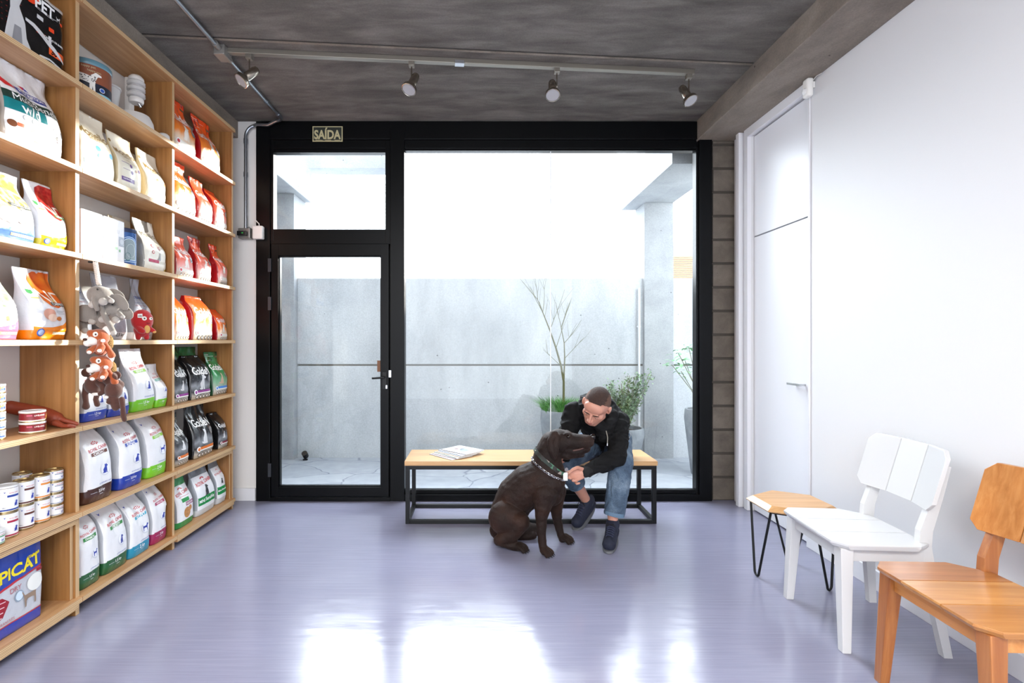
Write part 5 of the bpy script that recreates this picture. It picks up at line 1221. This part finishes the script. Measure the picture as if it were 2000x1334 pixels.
MB().tube([(.008, -.0405, .098), (.02, -.0395, .096), (.03, -.036, .099)], .0012, blk, 6).build('mouth', t)
# terracotta rubber toy
t = thing('rubber_dog_toy', 'long terracotta rubber toy lying on the shelf with its legs over the front edge', 'toy', (-2.1, 2.35, SZ[2]))
tc2 = M('terracotta_rubber', '#8a3a22', .55, bump=.1, bscale=80)
def TL(px, py, x): 
    d = -x*1000/(935-px); return Vector((x, d, H-(py-665)/1000*d))-t.location
blob('body', [('ch', [(TL(20, 795, -2.2), .03), (TL(55, 802, -2.18), .032), (TL(90, 812, -2.12), .042), (TL(108, 818, -2.06), .034)]), ('ch', [(TL(112, 815, -2.05), .016), (TL(128, 822, -2.01), .012), (TL(140, 825, -1.985), .011), (TL(150, 828, -1.965), .010)]), ('ch', [(TL(108, 826, -2.03), .015), (TL(124, 832, -1.99), .011), (TL(134, 831.5, -1.965), .010), (TL(144, 833.5, -1.958), .010)]), ('e', (-.09, -.16, .05), (.03, .05, .035))], .0035, tc2, t, 5)
# ------------------------------------------------------------------ the man
skin = M('skin', '#c08a76', .5, bump=.08, bscale=120, var=.06, vscale=14); skin.node_tree.nodes['Principled BSDF'].inputs['Subsurface Weight'].default_value = .08
man = None
hipC = Vc(.97, 3.93, .60)
hipL, hipR = Vc(1.05, 3.93, .583), Vc(.90, 3.93, .583)
knL, knR = Vc(.975, 3.50, .515), Vc(.585, 3.57, .515)
anL, anR = Vc(.905, 3.455, .115), Vc(.795, 3.765, .165)
toL, toR = Vc(.835, 3.275, .035), Vc(.69, 3.675, .04)
shL, shR = Vc(.995, 3.63, .772), Vc(.675, 3.64, .845)
neck0, neck1 = Vc(.84, 3.60, .855), Vc(.80, 3.52, .90)
elL = Vc(.925, 3.44, .565); wrL = Vc(.70, 3.345, .490)
elR = Vc(.615, 3.58, .64); wrR = Vc(.585, 3.50, .545)
HC = Vc(.788, 3.44, .905)          # head centre
# head frame: face forward vector, up vector
fwd = Vc(-.50, -.60, -.64).normalized(); upv = Vc(.10, -.50, .86); upv = (upv-fwd*upv.dot(fwd)).normalized(); rgt = fwd.cross(upv)
HS = 1.08
def hd_(x, y, z): return HC+(rgt*x+fwd*y+upv*z)*HS      # x: his left is negative rgt
hrot = Matrix((rgt, fwd, upv)).transposed().to_euler()
headsh = [('e', hd_(0, -.018, .03), (.084, .106, .0885), hrot), ('e', hd_(0, .005, -.025), (.0745, .084, .07), hrot), ('e', hd_(0, .03, -.03), (.068, .067, .083), hrot), ('e', hd_(0, .055, -.09), (.034, .030, .025), hrot), ('e', hd_(0, .048, -.065), (.052, .042, .038), hrot),
    ('c', hd_(-.05, .01, -.055), .024, hd_(-.022, .062, -.088), .018), ('c', hd_(.05, .01, -.055), .024, hd_(.022, .062, -.088), .018),
    ('e', hd_(0, .052, .045), (.068, .036, .05), hrot), ('c', hd_(-.034, .080, .020), .0085, hd_(.034, .080, .020), .0085),
    ('c', hd_(0, .088, .012), .0075, hd_(0, .110, -.024), .0105), ('e', hd_(-.012, .097, -.029), (.0085, .011, .0075), hrot), ('e', hd_(.012, .097, -.029), (.0085, .011, .0075), hrot),
    ('e', hd_(0, .082, -.06), (.028, .014, .018), hrot), ('c', hd_(-.016, .089, -.0545), .0055, hd_(.016, .089, -.0545), .0055), ('c', hd_(-.013, .088, -.0655), .006, hd_(.013, .088, -.0655), .006),
    ('e', hd_(-.042, .050, -.016), (.026, .026, .030), hrot), ('e', hd_(.042, .050, -.016), (.026, .026, .030), hrot),
    ('e', hd_(-.086, -.012, .002), (.009, .020, .030), hrot), ('e', hd_(.086, -.012, .002), (.009, .020, .030), hrot), ('e', hd_(-.081, -.006, -.016), (.009, .012, .016), hrot), ('e', hd_(.081, -.006, -.016), (.009, .012, .016), hrot)]
sh = list(headsh)
sh += [('ch', [(neck0, .062), (neck1, .056), (hd_(0, -.03, -.03), .055)]),
    ('ch', [(hipC, .125), (Vc(.93, 3.84, .66), .115), (Vc(.88, 3.72, .76), .13), (Vc(.84, 3.64, .82), .11)]),
    ('c', shL, .046, shR, .046), ('ch', [(shL, .045), (elL, .038), (wrL, .027)]), ('ch', [(shR, .042), (elR, .036), (wrR, .027)]),
    ('c', hipL, .09, hipR, .09), ('ch', [(hipL, .085), (knL, .058), (knL+(anL-knL)*.35, .052), (anL+Vc(0, 0, .06), .036), (anL, .034)]), ('ch', [(hipR, .085), (knR, .058), (knR+(anR-knR)*.35, .052), (anR+(knR-anR)*.15, .036), (anR, .034)]),
    ('ch', [(anL, .033), (anL.lerp(toL, .5)-Vc(0, 0, .01), .03), (toL, .022)]), ('ch', [(anR, .033), (anR.lerp(toR, .5)-Vc(0, 0, .01), .03), (toR, .022)])]
# left hand: pinching a small white tag at the dog's collar
fw = Vc(-.86, -.22, -.18).normalized()
palm = wrL+fw*.055; hu = Vc(-.25, .12, .95); hu = (hu-fw*hu.dot(fw)).normalized(); hs = fw.cross(hu)
def hp(a, b_, c_): return wrL+fw*a+hu*b_+hs*c_       # along, thumb-side up, palm normal
sh += [('ch', [(wrL, .025), (hp(.03, .0, 0), .024)]), ('ch', [(hp(.03, .02, 0), .017), (hp(.082, .028, 0), .0135)]), ('ch', [(hp(.03, .004, 0), .018), (hp(.086, .008, 0), .0135)]), ('ch', [(hp(.03, -.012, 0), .017), (hp(.082, -.012, 0), .013)]), ('ch', [(hp(.03, -.022, 0), .015), (hp(.072, -.03, 0), .012)])]
sgn = -1
sh += [('ch', [(hp(.082, .028, 0), .0105), (hp(.115, .032, sgn*.004), .0102), (hp(.140, .028, sgn*.016), .0095), (hp(.155, .022, sgn*.030), .0085)]),
    ('ch', [(hp(.086, .008, 0), .0105), (hp(.120, .006, sgn*.012), .0102), (hp(.137, .002, sgn*.034), .0095), (hp(.132, -.002, sgn*.052), .0085)]),
    ('ch', [(hp(.082, -.012, 0), .010), (hp(.110, -.020, sgn*.018), .0098), (hp(.115, -.024, sgn*.04), .009), (hp(.1, -.025, sgn*.052), .0082)]),
    ('ch', [(hp(.072, -.03, 0), .009), (hp(.094, -.043, sgn*.018), .0088), (hp(.094, -.048, sgn*.036), .008), (hp(.08, -.047, sgn*.044), .0075)]),
    ('ch', [(hp(.022, .024, sgn*.006), .0145), (hp(.06, .048, sgn*.030), .0115), (hp(.098, .046, sgn*.042), .0105), (hp(.132, .032, sgn*.044), .0092)])]
# right hand resting behind the dog's neck
fwr = Vc(-.75, -.5, -.1).normalized(); hur = Vc(.1, -.3, .9); hur = (hur-fwr*hur.dot(fwr)).normalized(); hsr = fwr.cross(hur)
def hq(a, b_, c_): return wrR+fwr*a+hur*b_+hsr*c_
for i, b_ in enumerate((.028, .009, -.01, -.028)):
    l_ = (.03, .036, .032, .024)[i]; sh += [('ch', [(hq(.01, b_*.6, 0), .016), (hq(.08-.004*i, b_, 0), .0125), (hq(.08+l_, b_*1.1, .006), .0095), (hq(.08+l_*1.9, b_*1.1, .022), .0085)])]
sh += [('ch', [(hq(.02, .022, .004), .015), (hq(.05, .048, .016), .011), (hq(.08, .055, .026), .009)])]
man = blob('person', sh, .0042, skin, None, 4)
tag(man, 'seated man in black hooded jacket and blue jeans leaning towards the brown dog', 'person')
# hair: short cropped cap
def haircut(co):
    v = co-HC; x, y, z = v.dot(rgt), v.dot(fwd), v.dot(upv)
    x, y, z = x/HS, y/HS, z/HS
    line = .082 if y > .035 else (.082-(.035-y)*1.15 if y > -.03 else .007-(-.03-y)*1.1)
    return z < max(line, -.06)+.004*noise.noise(co*90)
def hairside(co):
    v = co-HC; x, z = v.dot(rgt)/HS, v.dot(upv)/HS
    return 1 if abs(x)+.012*noise.noise(co*120) > .056 or z < .045 else 0
hairm = M('hair_brown', '#3a2720', .8, bump=1, bscale=400, var=.25, vscale=80, bdist=.004)
blob('hair', [('e', hd_(0, -.018, .031), (.086, .1085, .0915), hrot), ('e', hd_(0, .03, -.03), (.0683, .0683, .0825), hrot)], .0028, hairm, man, 1, cut=haircut, disp=lambda co: .001*noise.noise(co*500)+.0012, mats=[M('hair_shaved', '#5e4336', .75, bump=.8, bscale=500, var=.2, vscale=120, bdist=.003)], matf=hairside)
# eyes (looking down), brows, lips
for sx in (-1, 1):
    eb_ = MB().lathe([(.001, -.0)]+[(.0115*math.sin(a), -.0115*math.cos(a)) for a in [PI*k/10 for k in range(1, 10)]]+[(.001, .0115)], M('eye_white', '#d8d2cc', .2), 16, c=hd_(sx*.03, .0765, .006)).build('eyeball', man, smooth=True)
    MB().lathe([(.005, 0), (.001, .002)], M('iris', '#3a3028', .2), 14, c=hd_(sx*.029, .0875, .003), axis=fwd-upv*.3).build('iris', eb_, smooth=True)
    blob('eyelid', [('c', hd_(sx*.041, .079, .006), .0045, hd_(sx*.03, .086, .0095), .0055), ('c', hd_(sx*.03, .086, .0095), .0055, hd_(sx*.018, .082, .006), .0045)], .002, skin, man, 1)
    blob('eyebrow', [('ch', [(hd_(sx*.045, .083, .022), .0032), (hd_(sx*.03, .0915, .027), .0042), (hd_(sx*.014, .0915, .024), .0035)])], .002, hairm, man, 1)
lip = M('lip', '#a8625a', .45)
blob('lips', [('c', hd_(-.018, .0895, -.0575), .0028, hd_(0, .0955, -.0565), .004), ('c', hd_(.018, .0895, -.0575), .0028, hd_(0, .0955, -.0565), .004), ('c', hd_(-.015, .0895, -.0625), .0028, hd_(0, .0945, -.0655), .004), ('c', hd_(.015, .0895, -.0625), .0028, hd_(0, .0945, -.0655), .004)], .0018, lip, man, 1)
# jacket
jk = M('jacket_black', '#0a0a0c', .8, bump=.25, bscale=30, bdist=.01, spec=.25)
def sec(a, b_, t_): return a.lerp(b_, t_)
js = [('ch', [(Vc(.965, 3.915, .60), .145), (Vc(.93, 3.84, .68), .142), (Vc(.88, 3.72, .77), .155), (Vc(.84, 3.65, .81), .135)]), ('e', Vc(.86, 3.70, .80), (.2, .14, .12), (0.3, .15, 0)),
    ('c', shL, .070, shR, .068), ('ch', [(shL, .074), (sec(shL, elL, .5), .073), (elL, .064), (sec(elL, wrL, .5), .055), (sec(elL, wrL, .9), .04)]),
    ('ch', [(shR, .072), (sec(shR, elR, .5), .07), (elR, .062), (sec(elR, wrR, .9), .042)]),
    ('ch', [(Vc(.74, 3.57, .885), .045), (Vc(.77, 3.66, .92), .052), (Vc(.86, 3.70, .925), .055), (Vc(.93, 3.63, .88), .05), (Vc(.93, 3.55, .83), .042)]),
    ('ch', [(Vc(.74, 3.57, .885), .035), (Vc(.79, 3.50, .80), .035), (Vc(.86, 3.5, .74), .04)]), ('ch', [(Vc(.93, 3.55, .83), .035), (Vc(.89, 3.49, .77), .035), (Vc(.86, 3.52, .7), .05)])]
w2_ = wrinkle((8, 8, 13), .011)
jack_o = blob('jacket', js, .005, jk, man, 14, disp=lambda co: w2_(co)+.003*noise.noise(co*22))
cu = sec(elL, wrL, .93); cu2 = sec(elL, wrL, 1.02)
blob('cuff', [('c', cu, .036, cu2, .032)], .004, M('rib_black', '#0c0d0f', .85, bump=.6, bscale=150, bdist=.005), jack_o, 1, disp=lambda co: .002)
MB().tube([Vc(.86, 3.455, .74), Vc(.865, 3.435, .70), Vc(.862, 3.43, .66)], .003, M('cord', '#8f8a80', .7), 8).build('drawstring', jack_o, smooth=True)
MB().tube([Vc(.862, 3.43, .662), Vc(.861, 3.429, .645)], .0042, MATS['steel'], 8).build('cord_tip', jack_o, smooth=True)
# jeans
jm, b, tc, N, L = nodes('denim', .8, .3)
n = N('ShaderNodeTexNoise', Scale=7.0, Detail=5); L(tc.outputs['Object'], n.inputs['Vector'])
n2 = N('ShaderNodeTexNoise', Scale=260.0, Detail=2); L(tc.outputs['Object'], n2.inputs['Vector'])
mx = N('ShaderNodeMix', data_type='FLOAT'); mx.inputs[0].default_value = .35; L(n.outputs['Fac'], mx.inputs[2]); L(n2.outputs['Fac'], mx.inputs[3])
r = ramp(N, L, mx.outputs[0], [(.35, '#323f50'), (.5, '#4e6074'), (.66, '#7d8d9c')]); L(r.outputs['Color'], b.inputs['Base Color'])
bp = N('ShaderNodeBump'); bp.inputs['Strength'].default_value = .4; bp.inputs['Distance'].default_value = .006; L(n2.outputs['Fac'], bp.inputs['Height']); L(bp.outputs['Normal'], b.inputs['Normal'])
hmL = sec(knL, anL, .86); hmR = sec(knR, anR, .56)
w3_ = wrinkle((12, 12, 9), .007)
def jcut(co):
    return (co-hmL).dot((anL-knL).normalized()) > 0 and (co-hmL).length < .12 or (co-hmR).dot((anR-knR).normalized()) > 0 and (co-hmR).length < .12
jj = blob('jeans', [('c', hipL, .122, hipR, .12), ('ch', [(hipL, .115), (sec(hipL, knL, .6), .095), (knL, .079), (sec(knL, anL, .4), .075), (sec(knL, anL, .95), .066)]), ('ch', [(hipR, .11), (sec(hipR, knR, .6), .092), (knR, .079), (sec(knR, anR, .4), .072), (sec(knR, anR, .62), .063)])], .005, jm, man, 4, cut=jcut, disp=w3_)
for hm, ax, r_ in ((hmL, (anL-knL).normalized(), .064), (hmR, (anR-knR).normalized(), .062)):
    MB().lathe([(r_-.006, 0), (r_+.003, 0), (r_+.005, -.012), (r_+.004, -.024), (r_-.003, -.026)], M('denim_hem', '#5f7890', .8, bump=.6, bscale=90), 40, c=hm+ax*.003, axis=ax).build('hem', jj, smooth=True)
MB().tube([Vc(1.105+.018*math.cos(a), 3.79, .65+.022*math.sin(a)) for a in [k*PI/8 for k in range(17)]], .003, MATS['steel'], 8).build('belt_ring', jj, smooth=True)
# shoes
shm = M('shoe_mesh', '#161b30', .75, bump=.8, bscale=260, bdist=.004); som = M('shoe_sole', '#5a5c60', .6)
for nm, an, to in (('l', anL, toL), ('r', anR, toR)):
    d = (to-an); 
    if nm == 'l': heel = Vc(an.x+.012, an.y+.045, .05); toe = Vc(.832, 3.275, .042)
    else: heel = Vc(.835, 3.835, .125); toe = Vc(.70, 3.665, .045)
    f_ = (toe-heel).normalized(); m1 = heel.lerp(toe, .5)
    u_ = Vc(0, 0, 1); u_ = (u_-f_*u_.dot(f_)).normalized(); s2 = f_.cross(u_)
    sh_ = thing_ = [('ch', [(heel, .043), (m1+s2*0, .042), (toe-f_*.01, .043)]), ('ch', [(heel+u_*.04, .04), (an+u_*.0+f_*.0, .045), (m1+u_*.03, .038), (toe-f_*.03+u_*.005, .036)]), ('c', heel+u_*.03, .036, an+(Vc(0, 0, -.012)), .042)]
    def scut(co, h=heel, u=u_): return (co-h).dot(u) < -.034
    shoe_ = blob('shoe', sh_, .0035, shm, man, 3, disp=lambda co: .0015*noise.noise(co*60))
    so = MB(); pts = []
    for k in range(28):
        a = 2*PI*k/28; c_, s_ = math.cos(a), math.sin(a)
        ln = (toe-heel).length/2+.046; p = m1+f_*(c_*ln)+s2*(s_*(.043+.006*c_)*(abs(s_)**-.25 if abs(s_) > .3 else 1.1)); pts.append(p)
    bot = [p-u_*.05 for p in pts]; top = [p-u_*.024 for p in pts]; md = [p-u_*.036+(p-m1).normalized()*.004 for p in pts]
    if nm == 'l': bot = [Vc(p.x, p.y, .002) for p in bot]
    n = 28; so.add(bot+md+top, [tuple(range(n))[::-1], tuple(range(2*n, 3*n))]+[(i, (i+1) % n, n+(i+1) % n, n+i) for i in range(n)]+[(n+i, n+(i+1) % n, 2*n+(i+1) % n, 2*n+i) for i in range(n)], som)
    so.build('sole', shoe_, smooth=True)
    la = MB()
    for k in range(5):
        p = (m1+u_*.076).lerp(toe-f_*.040+u_*.049, k/4)
        la.tube([p-s2*.024-u_*.012, p-s2*.012-u_*.001+f_*.004, p+s2*.012-u_*.001-f_*.004, p+s2*.024-u_*.012], .0034, M('lace', '#2b3048', .8), 6)
    pz = m1+u_*.082-f_*.008
    for sg_ in (-1, 1): la.tube([pz, pz+s2*.018*sg_+u_*.012+f_*.01, pz+s2*.03*sg_+f_*.02-u_*.006, pz+s2*.012*sg_+f_*.012], .0026, blk, 6)
    la.build('laces', shoe_, smooth=True)
# small white tag he holds
tp = hp(.160, .02, sgn*.040)
t = thing('white_card', 'small white tag pinched between the man\'s fingers at the dog\'s collar', 'tag', tp)
MB().box((-.012, -.001, -.03), (.016, .001, .022), M('tag_white', '#f0f0f2', .5)).build('card', t, bevel=.0008)

# ------------------------------------------------------------------ the dog
fur, b, tc, N, L = nodes('chocolate_fur', .6, .25)
n = N('ShaderNodeTexNoise', Scale=5.0, Detail=4); L(tc.outputs['Object'], n.inputs['Vector'])
r = ramp(N, L, n.outputs['Fac'], [(.3, '#170d09'), (.55, '#24150f'), (.75, '#382116')]); L(r.outputs['Color'], b.inputs['Base Color'])
mp = mapping(N, L, tc, (90, 90, 30)); n2 = N('ShaderNodeTexNoise', Scale=3.0, Detail=4, Distortion=.6); L(mp.outputs[0], n2.inputs['Vector'])
bp = N('ShaderNodeBump'); bp.inputs['Strength'].default_value = .5; bp.inputs['Distance'].default_value = .008; L(n2.outputs['Fac'], bp.inputs['Height']); L(bp.outputs['Normal'], b.inputs['Normal'])
b.inputs['Sheen Weight'].default_value = .08;  b.inputs['Sheen Roughness'].default_value = .4; b.inputs['Sheen Tint'].default_value = (.5, .36, .28, 1)
D = lambda px, py, d: P(px, py, d)
ds = [('ch', [(D(992, 1000, 3.43), .118), (D(1010, 968, 3.42), .135), (D(1036, 945, 3.39), .135), (D(1058, 935, 3.36), .130), (D(1070, 920, 3.34), .108)]),
    ('ch', [(D(1066, 915, 3.35), .105), (D(1070, 890, 3.34), .092), (D(1080, 868, 3.33), .086)]),
    ('ch', [(D(1074, 945, 3.33), .105), (D(1078, 965, 3.33), .075)]),
    # head
    ('e', D(1091, 862, 3.31), (.082, .078, .080)), ('e', D(1105, 858, 3.3), (.06, .062, .058)), ('ch', [(D(1106, 862, 3.3), .062), (D(1128, 863, 3.29), .052), (D(1144, 863, 3.28), .046), (D(1148, 862, 3.28), .042)]),
    ('ch', [(D(1106, 876, 3.3), .048), (D(1124, 879, 3.29), .04), (D(1144, 875, 3.285), .032)]), ('ch', [(D(1106, 886, 3.3), .04), (D(1136, 888, 3.29), .019)]),
    ('e', D(1107, 848, 3.25), (.018, .014, .012)), ('e', D(1104, 847, 3.33), (.022, .016, .015)),
    # near ear hanging
    ('ch', [(D(1083, 848, 3.25), .026), (D(1075, 862, 3.232), .022), (D(1078, 880, 3.225), .024), (D(1083, 893, 3.225), .016)]), ('ch', [(D(1088, 852, 3.245), .02), (D(1086, 872, 3.228), .02), (D(1085, 888, 3.224), .016)]),
    # far ear
    ('ch', [(D(1100, 845, 3.38), .02), (D(1104, 862, 3.40), .02)]),
    # haunch, thigh, hind foot
    ('e', D(990, 1012, 3.33), (.122, .085, .115), (0, .25, 0)), ('ch', [(D(1012, 1020, 3.30), .075), (D(1000, 1045, 3.29), .048), (D(975, 1055, 3.30), .036)]), ('ch', [(D(975, 1055, 3.30), .034), (D(995, 1064, 3.29), .028), (D(1010, 1067, 3.285), .03), (D(1016, 1068, 3.28), .026)]),
    ('e', D(985, 1035, 3.48), (.1, .07, .08)), ('ch', [(D(1020, 1035, 3.5), .06), (D(1042, 1035, 3.5), .045)]), ('ch', [(D(1000, 1048, 3.5), .04), (D(1040, 1045, 3.46), .03)]),
    # front leg near
    ('ch', [(D(1064, 965, 3.28), .085), (D(1060, 990, 3.26), .055), (D(1057, 1015, 3.25), .036), (D(1058, 1045, 3.24), .028), (D(1060, 1066, 3.235), .027), (D(1063, 1076, 3.225), .027)]),
    # front leg far
    ('ch', [(D(1084, 960, 3.42), .075), (D(1086, 990, 3.43), .045), (D(1088, 1015, 3.44), .031), (D(1094, 1040, 3.435), .026), (D(1098, 1052, 3.43), .026)])]
for (px, py, d, fx_, fy_) in [(1063, 1077, 3.222, .75, -.66), (1103, 1055, 3.425, .85, -.5), (1014, 1067, 3.28, .9, -.42)]:
    c_ = D(px, py, d); f_ = Vc(fx_, fy_, 0).normalized(); s_ = Vc(-f_.y, f_.x, 0)
    for k in range(4):
        o_ = -.0315+.021*k; e_ = .040+(.008 if k in (1, 2) else 0)
        ds.append(('ch', [(Vc(c_.x, c_.y, .034)+s_*o_*.5, .021), (Vc(c_.x, c_.y, .027)+s_*o_*.9+f_*e_*.65, .0135), (Vc(c_.x, c_.y, .0145)+s_*o_+f_*e_, .0125)]))
# tail lying behind
ds.append(('ch', [(D(985, 1045, 3.55), .035), (D(960, 1040, 3.72), .026), (D(945, 1020, 3.8), .015)]) if False else ('e', D(992, 1005, 3.44), (.11, .1, .11)))
dog = blob('dog', ds, .0042, fur, None, 4, disp=lambda co: .0015*noise.noise(co*45)+.0022*noise.noise(Vector((co.x*18, co.y*18, co.z*40))), mats=[M('pale_belly', '#6b4a40', .6)], matf=lambda c: 0)
for v in dog.data.vertices: v.co.z = max(v.co.z, .0015)
low = 0
tag(dog, 'chocolate-brown dog sitting in front of the bench with its head turned to the man', 'dog')
print('dog low', low)
MB().lathe([(.001, -.02), (.014, -.014), (.018, 0), (.015, .012), (.001, .018)], M('dog_nose', '#120c0b', .25), 20, c=D(1158, 853, 3.28), axis=(1, 0, .1)).build('nose', dog, smooth=True)
MB().lathe([(.001, -.011)]+[(.011*math.sin(a), -.011*math.cos(a)) for a in [PI*k/8 for k in range(1, 8)]]+[(.001, .011)], M('dog_eye', '#1a0f08', .08), 16, c=D(1110, 853, 3.243)).build('eye', dog, smooth=True)
blob('mouth', [('ch', [(D(1120, 880, 3.254), .006), (D(1132, 878, 3.251), .006), (D(1142, 874, 3.255), .0045)])], .003, M('lip_pink', '#4a2c26', .5), dog, 1)
for (px, py, d, fx_, fy_) in [(1063, 1077, 3.222, .75, -.66), (1103, 1055, 3.425, .85, -.5), (1014, 1067, 3.28, .9, -.42)]:
    c_ = D(px, py, d); f_ = Vc(fx_, fy_, 0).normalized(); s_ = Vc(-f_.y, f_.x, 0)
    for k in range(4):
        o_ = -.0315+.021*k; e_ = .050+(.008 if k in (1, 2) else 0); p_ = Vc(c_.x, c_.y, .011)+s_*o_+f_*e_
        MB().tube([p_, p_+f_*.006-Vc(0, 0, .003), p_+f_*.010-Vc(0, 0, .007)], .003, blk, 8, rs=[.0032, .0026, .001]).build('claw', dog, smooth=True)
# collar: camouflage band round the neck, and a chain below it
cm_, b, tc, N, L = nodes('camo_webbing', .6)
v = N('ShaderNodeTexVoronoi', Scale=38.0); L(tc.outputs['Object'], v.inputs['Vector'])
r = ramp(N, L, v.outputs['Color'], [(.15, '#1d2a22'), (.35, '#3f6a52'), (.55, '#23201e'), (.7, '#9a8f86'), (.85, '#7a4a36')]); r.color_ramp.interpolation = 'CONSTANT'; L(r.outputs['Color'], b.inputs['Base Color'])
def neckring(c, ax, rx, ry, n=48):
    ax = ax.normalized(); u_ = ax.cross(Vc(0, 1, 0)).normalized(); w_ = ax.cross(u_)
    return [c+u_*rx*math.cos(2*PI*k/n)+w_*ry*math.sin(2*PI*k/n) for k in range(n)], ax
from mathutils.bvhtree import BVHTree
bmd = bmesh.new(); bmd.from_mesh(dog.data); bv = BVHTree.FromBMesh(bmd); bmd.free()
def wrapring(c, ax, off, n=64):
    ax = ax.normalized(); u_ = ax.cross(Vc(0, 1, 0)).normalized(); w_ = ax.cross(u_); out = []
    for k in range(n):
        a = 2*PI*k/n; d = u_*math.cos(a)+w_*math.sin(a); hit = bv.ray_cast(c+d*.3, -d)
        rr = (hit[0]-c).length if hit[0] is not None else .1
        out.append((d, min(rr, .15)))
    rs = [r_ for _, r_ in out]
    for _ in range(3): rs = [(rs[i-1]+rs[i]*2+rs[(i+1) % n])/4 for i in range(n)]
    rs = [max(a, b_[1]) for a, b_ in zip(rs, out)]
    return [c+out[k][0]*(rs[k]+off) for k in range(n)], ax
ax1 = D(1082, 868, 3.33)-D(1062, 925, 3.34); ax1 = (ax1+Vc(.06, 0, 0)).normalized()
pts, ax = wrapring(D(1072, 899, 3.335), Vc(.62, -.1, .78), .004)
q = MB(); n = len(pts); hw = .013; cc = sum(pts, Vector())/n
vs = []
for p in pts:
    o_ = (p-cc).normalized()*.003
    vs += [p-ax*hw, p-ax*hw+o_, p+ax*hw+o_, p+ax*hw]
fs = []
for i in range(n):
    a = 4*i; b_ = 4*((i+1) % n)
    for j in range(4): fs.append((a+j, a+(j+1) % 4, b_+(j+1) % 4, b_+j))
q.add(vs, fs, cm_); q.build('collar', dog, smooth=True)
pts, ax = wrapring(D(1066, 912, 3.335), Vc(.5, -.12, .86), .004, 96)
L_tot = sum((pts[i]-pts[i-1]).length for i in range(96)); nl = 46
ch = MB(); chm = M('chain_steel', '#c4c6ca', .18, metal=1)
dist = 0; k = 0
for i in range(96):
    a, b_ = pts[i-1], pts[i]; sg_ = (b_-a).length; dist += sg_
    while dist >= L_tot/nl*(k+1) and k < nl:
        f_ = (b_-a).normalized(); nrm = (b_-cc).normalized(); s_ = f_.cross(nrm).normalized()
        s1 = s_ if k % 2 else (s_*.5+nrm*.86).normalized()
        ring = [b_+f_*.0105*math.cos(2*PI*j/10)+s1*.0062*math.sin(2*PI*j/10) for j in range(11)]
        ch.tube(ring, .0021, chm, 6, cap=False); k += 1
ch.build('chain', dog, smooth=True)
tg = D(1106, 917, 3.23)
MB().lathe([(.012, 0), (.012, .002), (.001, .002)], chm, 20, c=tg, axis=(.3, -1, 0)).build('name_tag', dog)

# ------------------------------------------------------------------ camera, sky, light
cam = bpy.data.cameras.new('camera'); co = bpy.data.objects.new('camera', cam); C.objects.link(co); S.camera = co
co.location = (0, 0, H); co.rotation_euler = (PI/2, 0, 0)
cam.sensor_fit = 'HORIZONTAL'; cam.sensor_width = 36; cam.lens = 18; cam.clip_start = .05
cam.shift_x = 65/2000; cam.shift_y = -2/2000
w = bpy.data.worlds.new('sky'); S.world = w; w.use_nodes = True; nt = w.node_tree; bg = nt.nodes['Background']
tc = nt.nodes.new('ShaderNodeTexCoord'); vm = nt.nodes.new('ShaderNodeVectorMath'); vm.operation = 'NORMALIZE'; nt.links.new(tc.outputs['Generated'], vm.inputs[0])
dp = nt.nodes.new('ShaderNodeVectorMath'); dp.operation = 'DOT_PRODUCT'; nt.links.new(vm.outputs[0], dp.inputs[0]); dp.inputs[1].default_value = Vc(-.05, .75, .62).normalized()
mr = nt.nodes.new('ShaderNodeMapRange'); mr.interpolation_type = 'SMOOTHSTEP'; mr.inputs['From Min'].default_value = .55; mr.inputs['From Max'].default_value = 1.0; mr.inputs['To Min'].default_value = 2.2; mr.inputs['To Max'].default_value = 9.0
nt.links.new(dp.outputs['Value'], mr.inputs['Value']); nt.links.new(mr.outputs['Result'], bg.inputs['Strength'])
bg.inputs['Color'].default_value = (.86, .92, 1.0, 1)
sun = bpy.data.lights.new('sun', 'SUN'); sun.energy = 6.5; sun.angle = math.radians(2.5); sun.color = (1, .93, .84)
so = bpy.data.objects.new('sun', sun); C.objects.link(so); so.rotation_euler = Vector((-.9, -1, -.3)).to_track_quat('-Z', 'Y').to_euler(); so.location = (5, 9, 5)
def area(name, loc, aim, sx, sy, en, col=(1, .97, .93)):
    l = bpy.data.lights.new(name, 'AREA'); l.shape = 'RECTANGLE'; l.size = sx; l.size_y = sy; l.energy = en; l.color = col
    o = bpy.data.objects.new(name, l); C.objects.link(o); o.location = loc; o.rotation_euler = (Vector(aim)-Vector(loc)).to_track_quat('-Z', 'Y').to_euler(); return o
area('added_fill_light', (0, -1.2, 3.1), (0, -1.0, 0), 2.2, 1.2, 110)  # added fill light, unseen behind the camera, to brighten the interior
S.view_settings.view_transform = 'Standard'; S.view_settings.look = 'None'; S.view_settings.gamma = 1; S.view_settings.exposure = 1.2
try: S.view_settings.use_curve_mapping = False
except Exception: pass
S.cycles.max_bounces = 10; S.cycles.transparent_max_bounces = 16
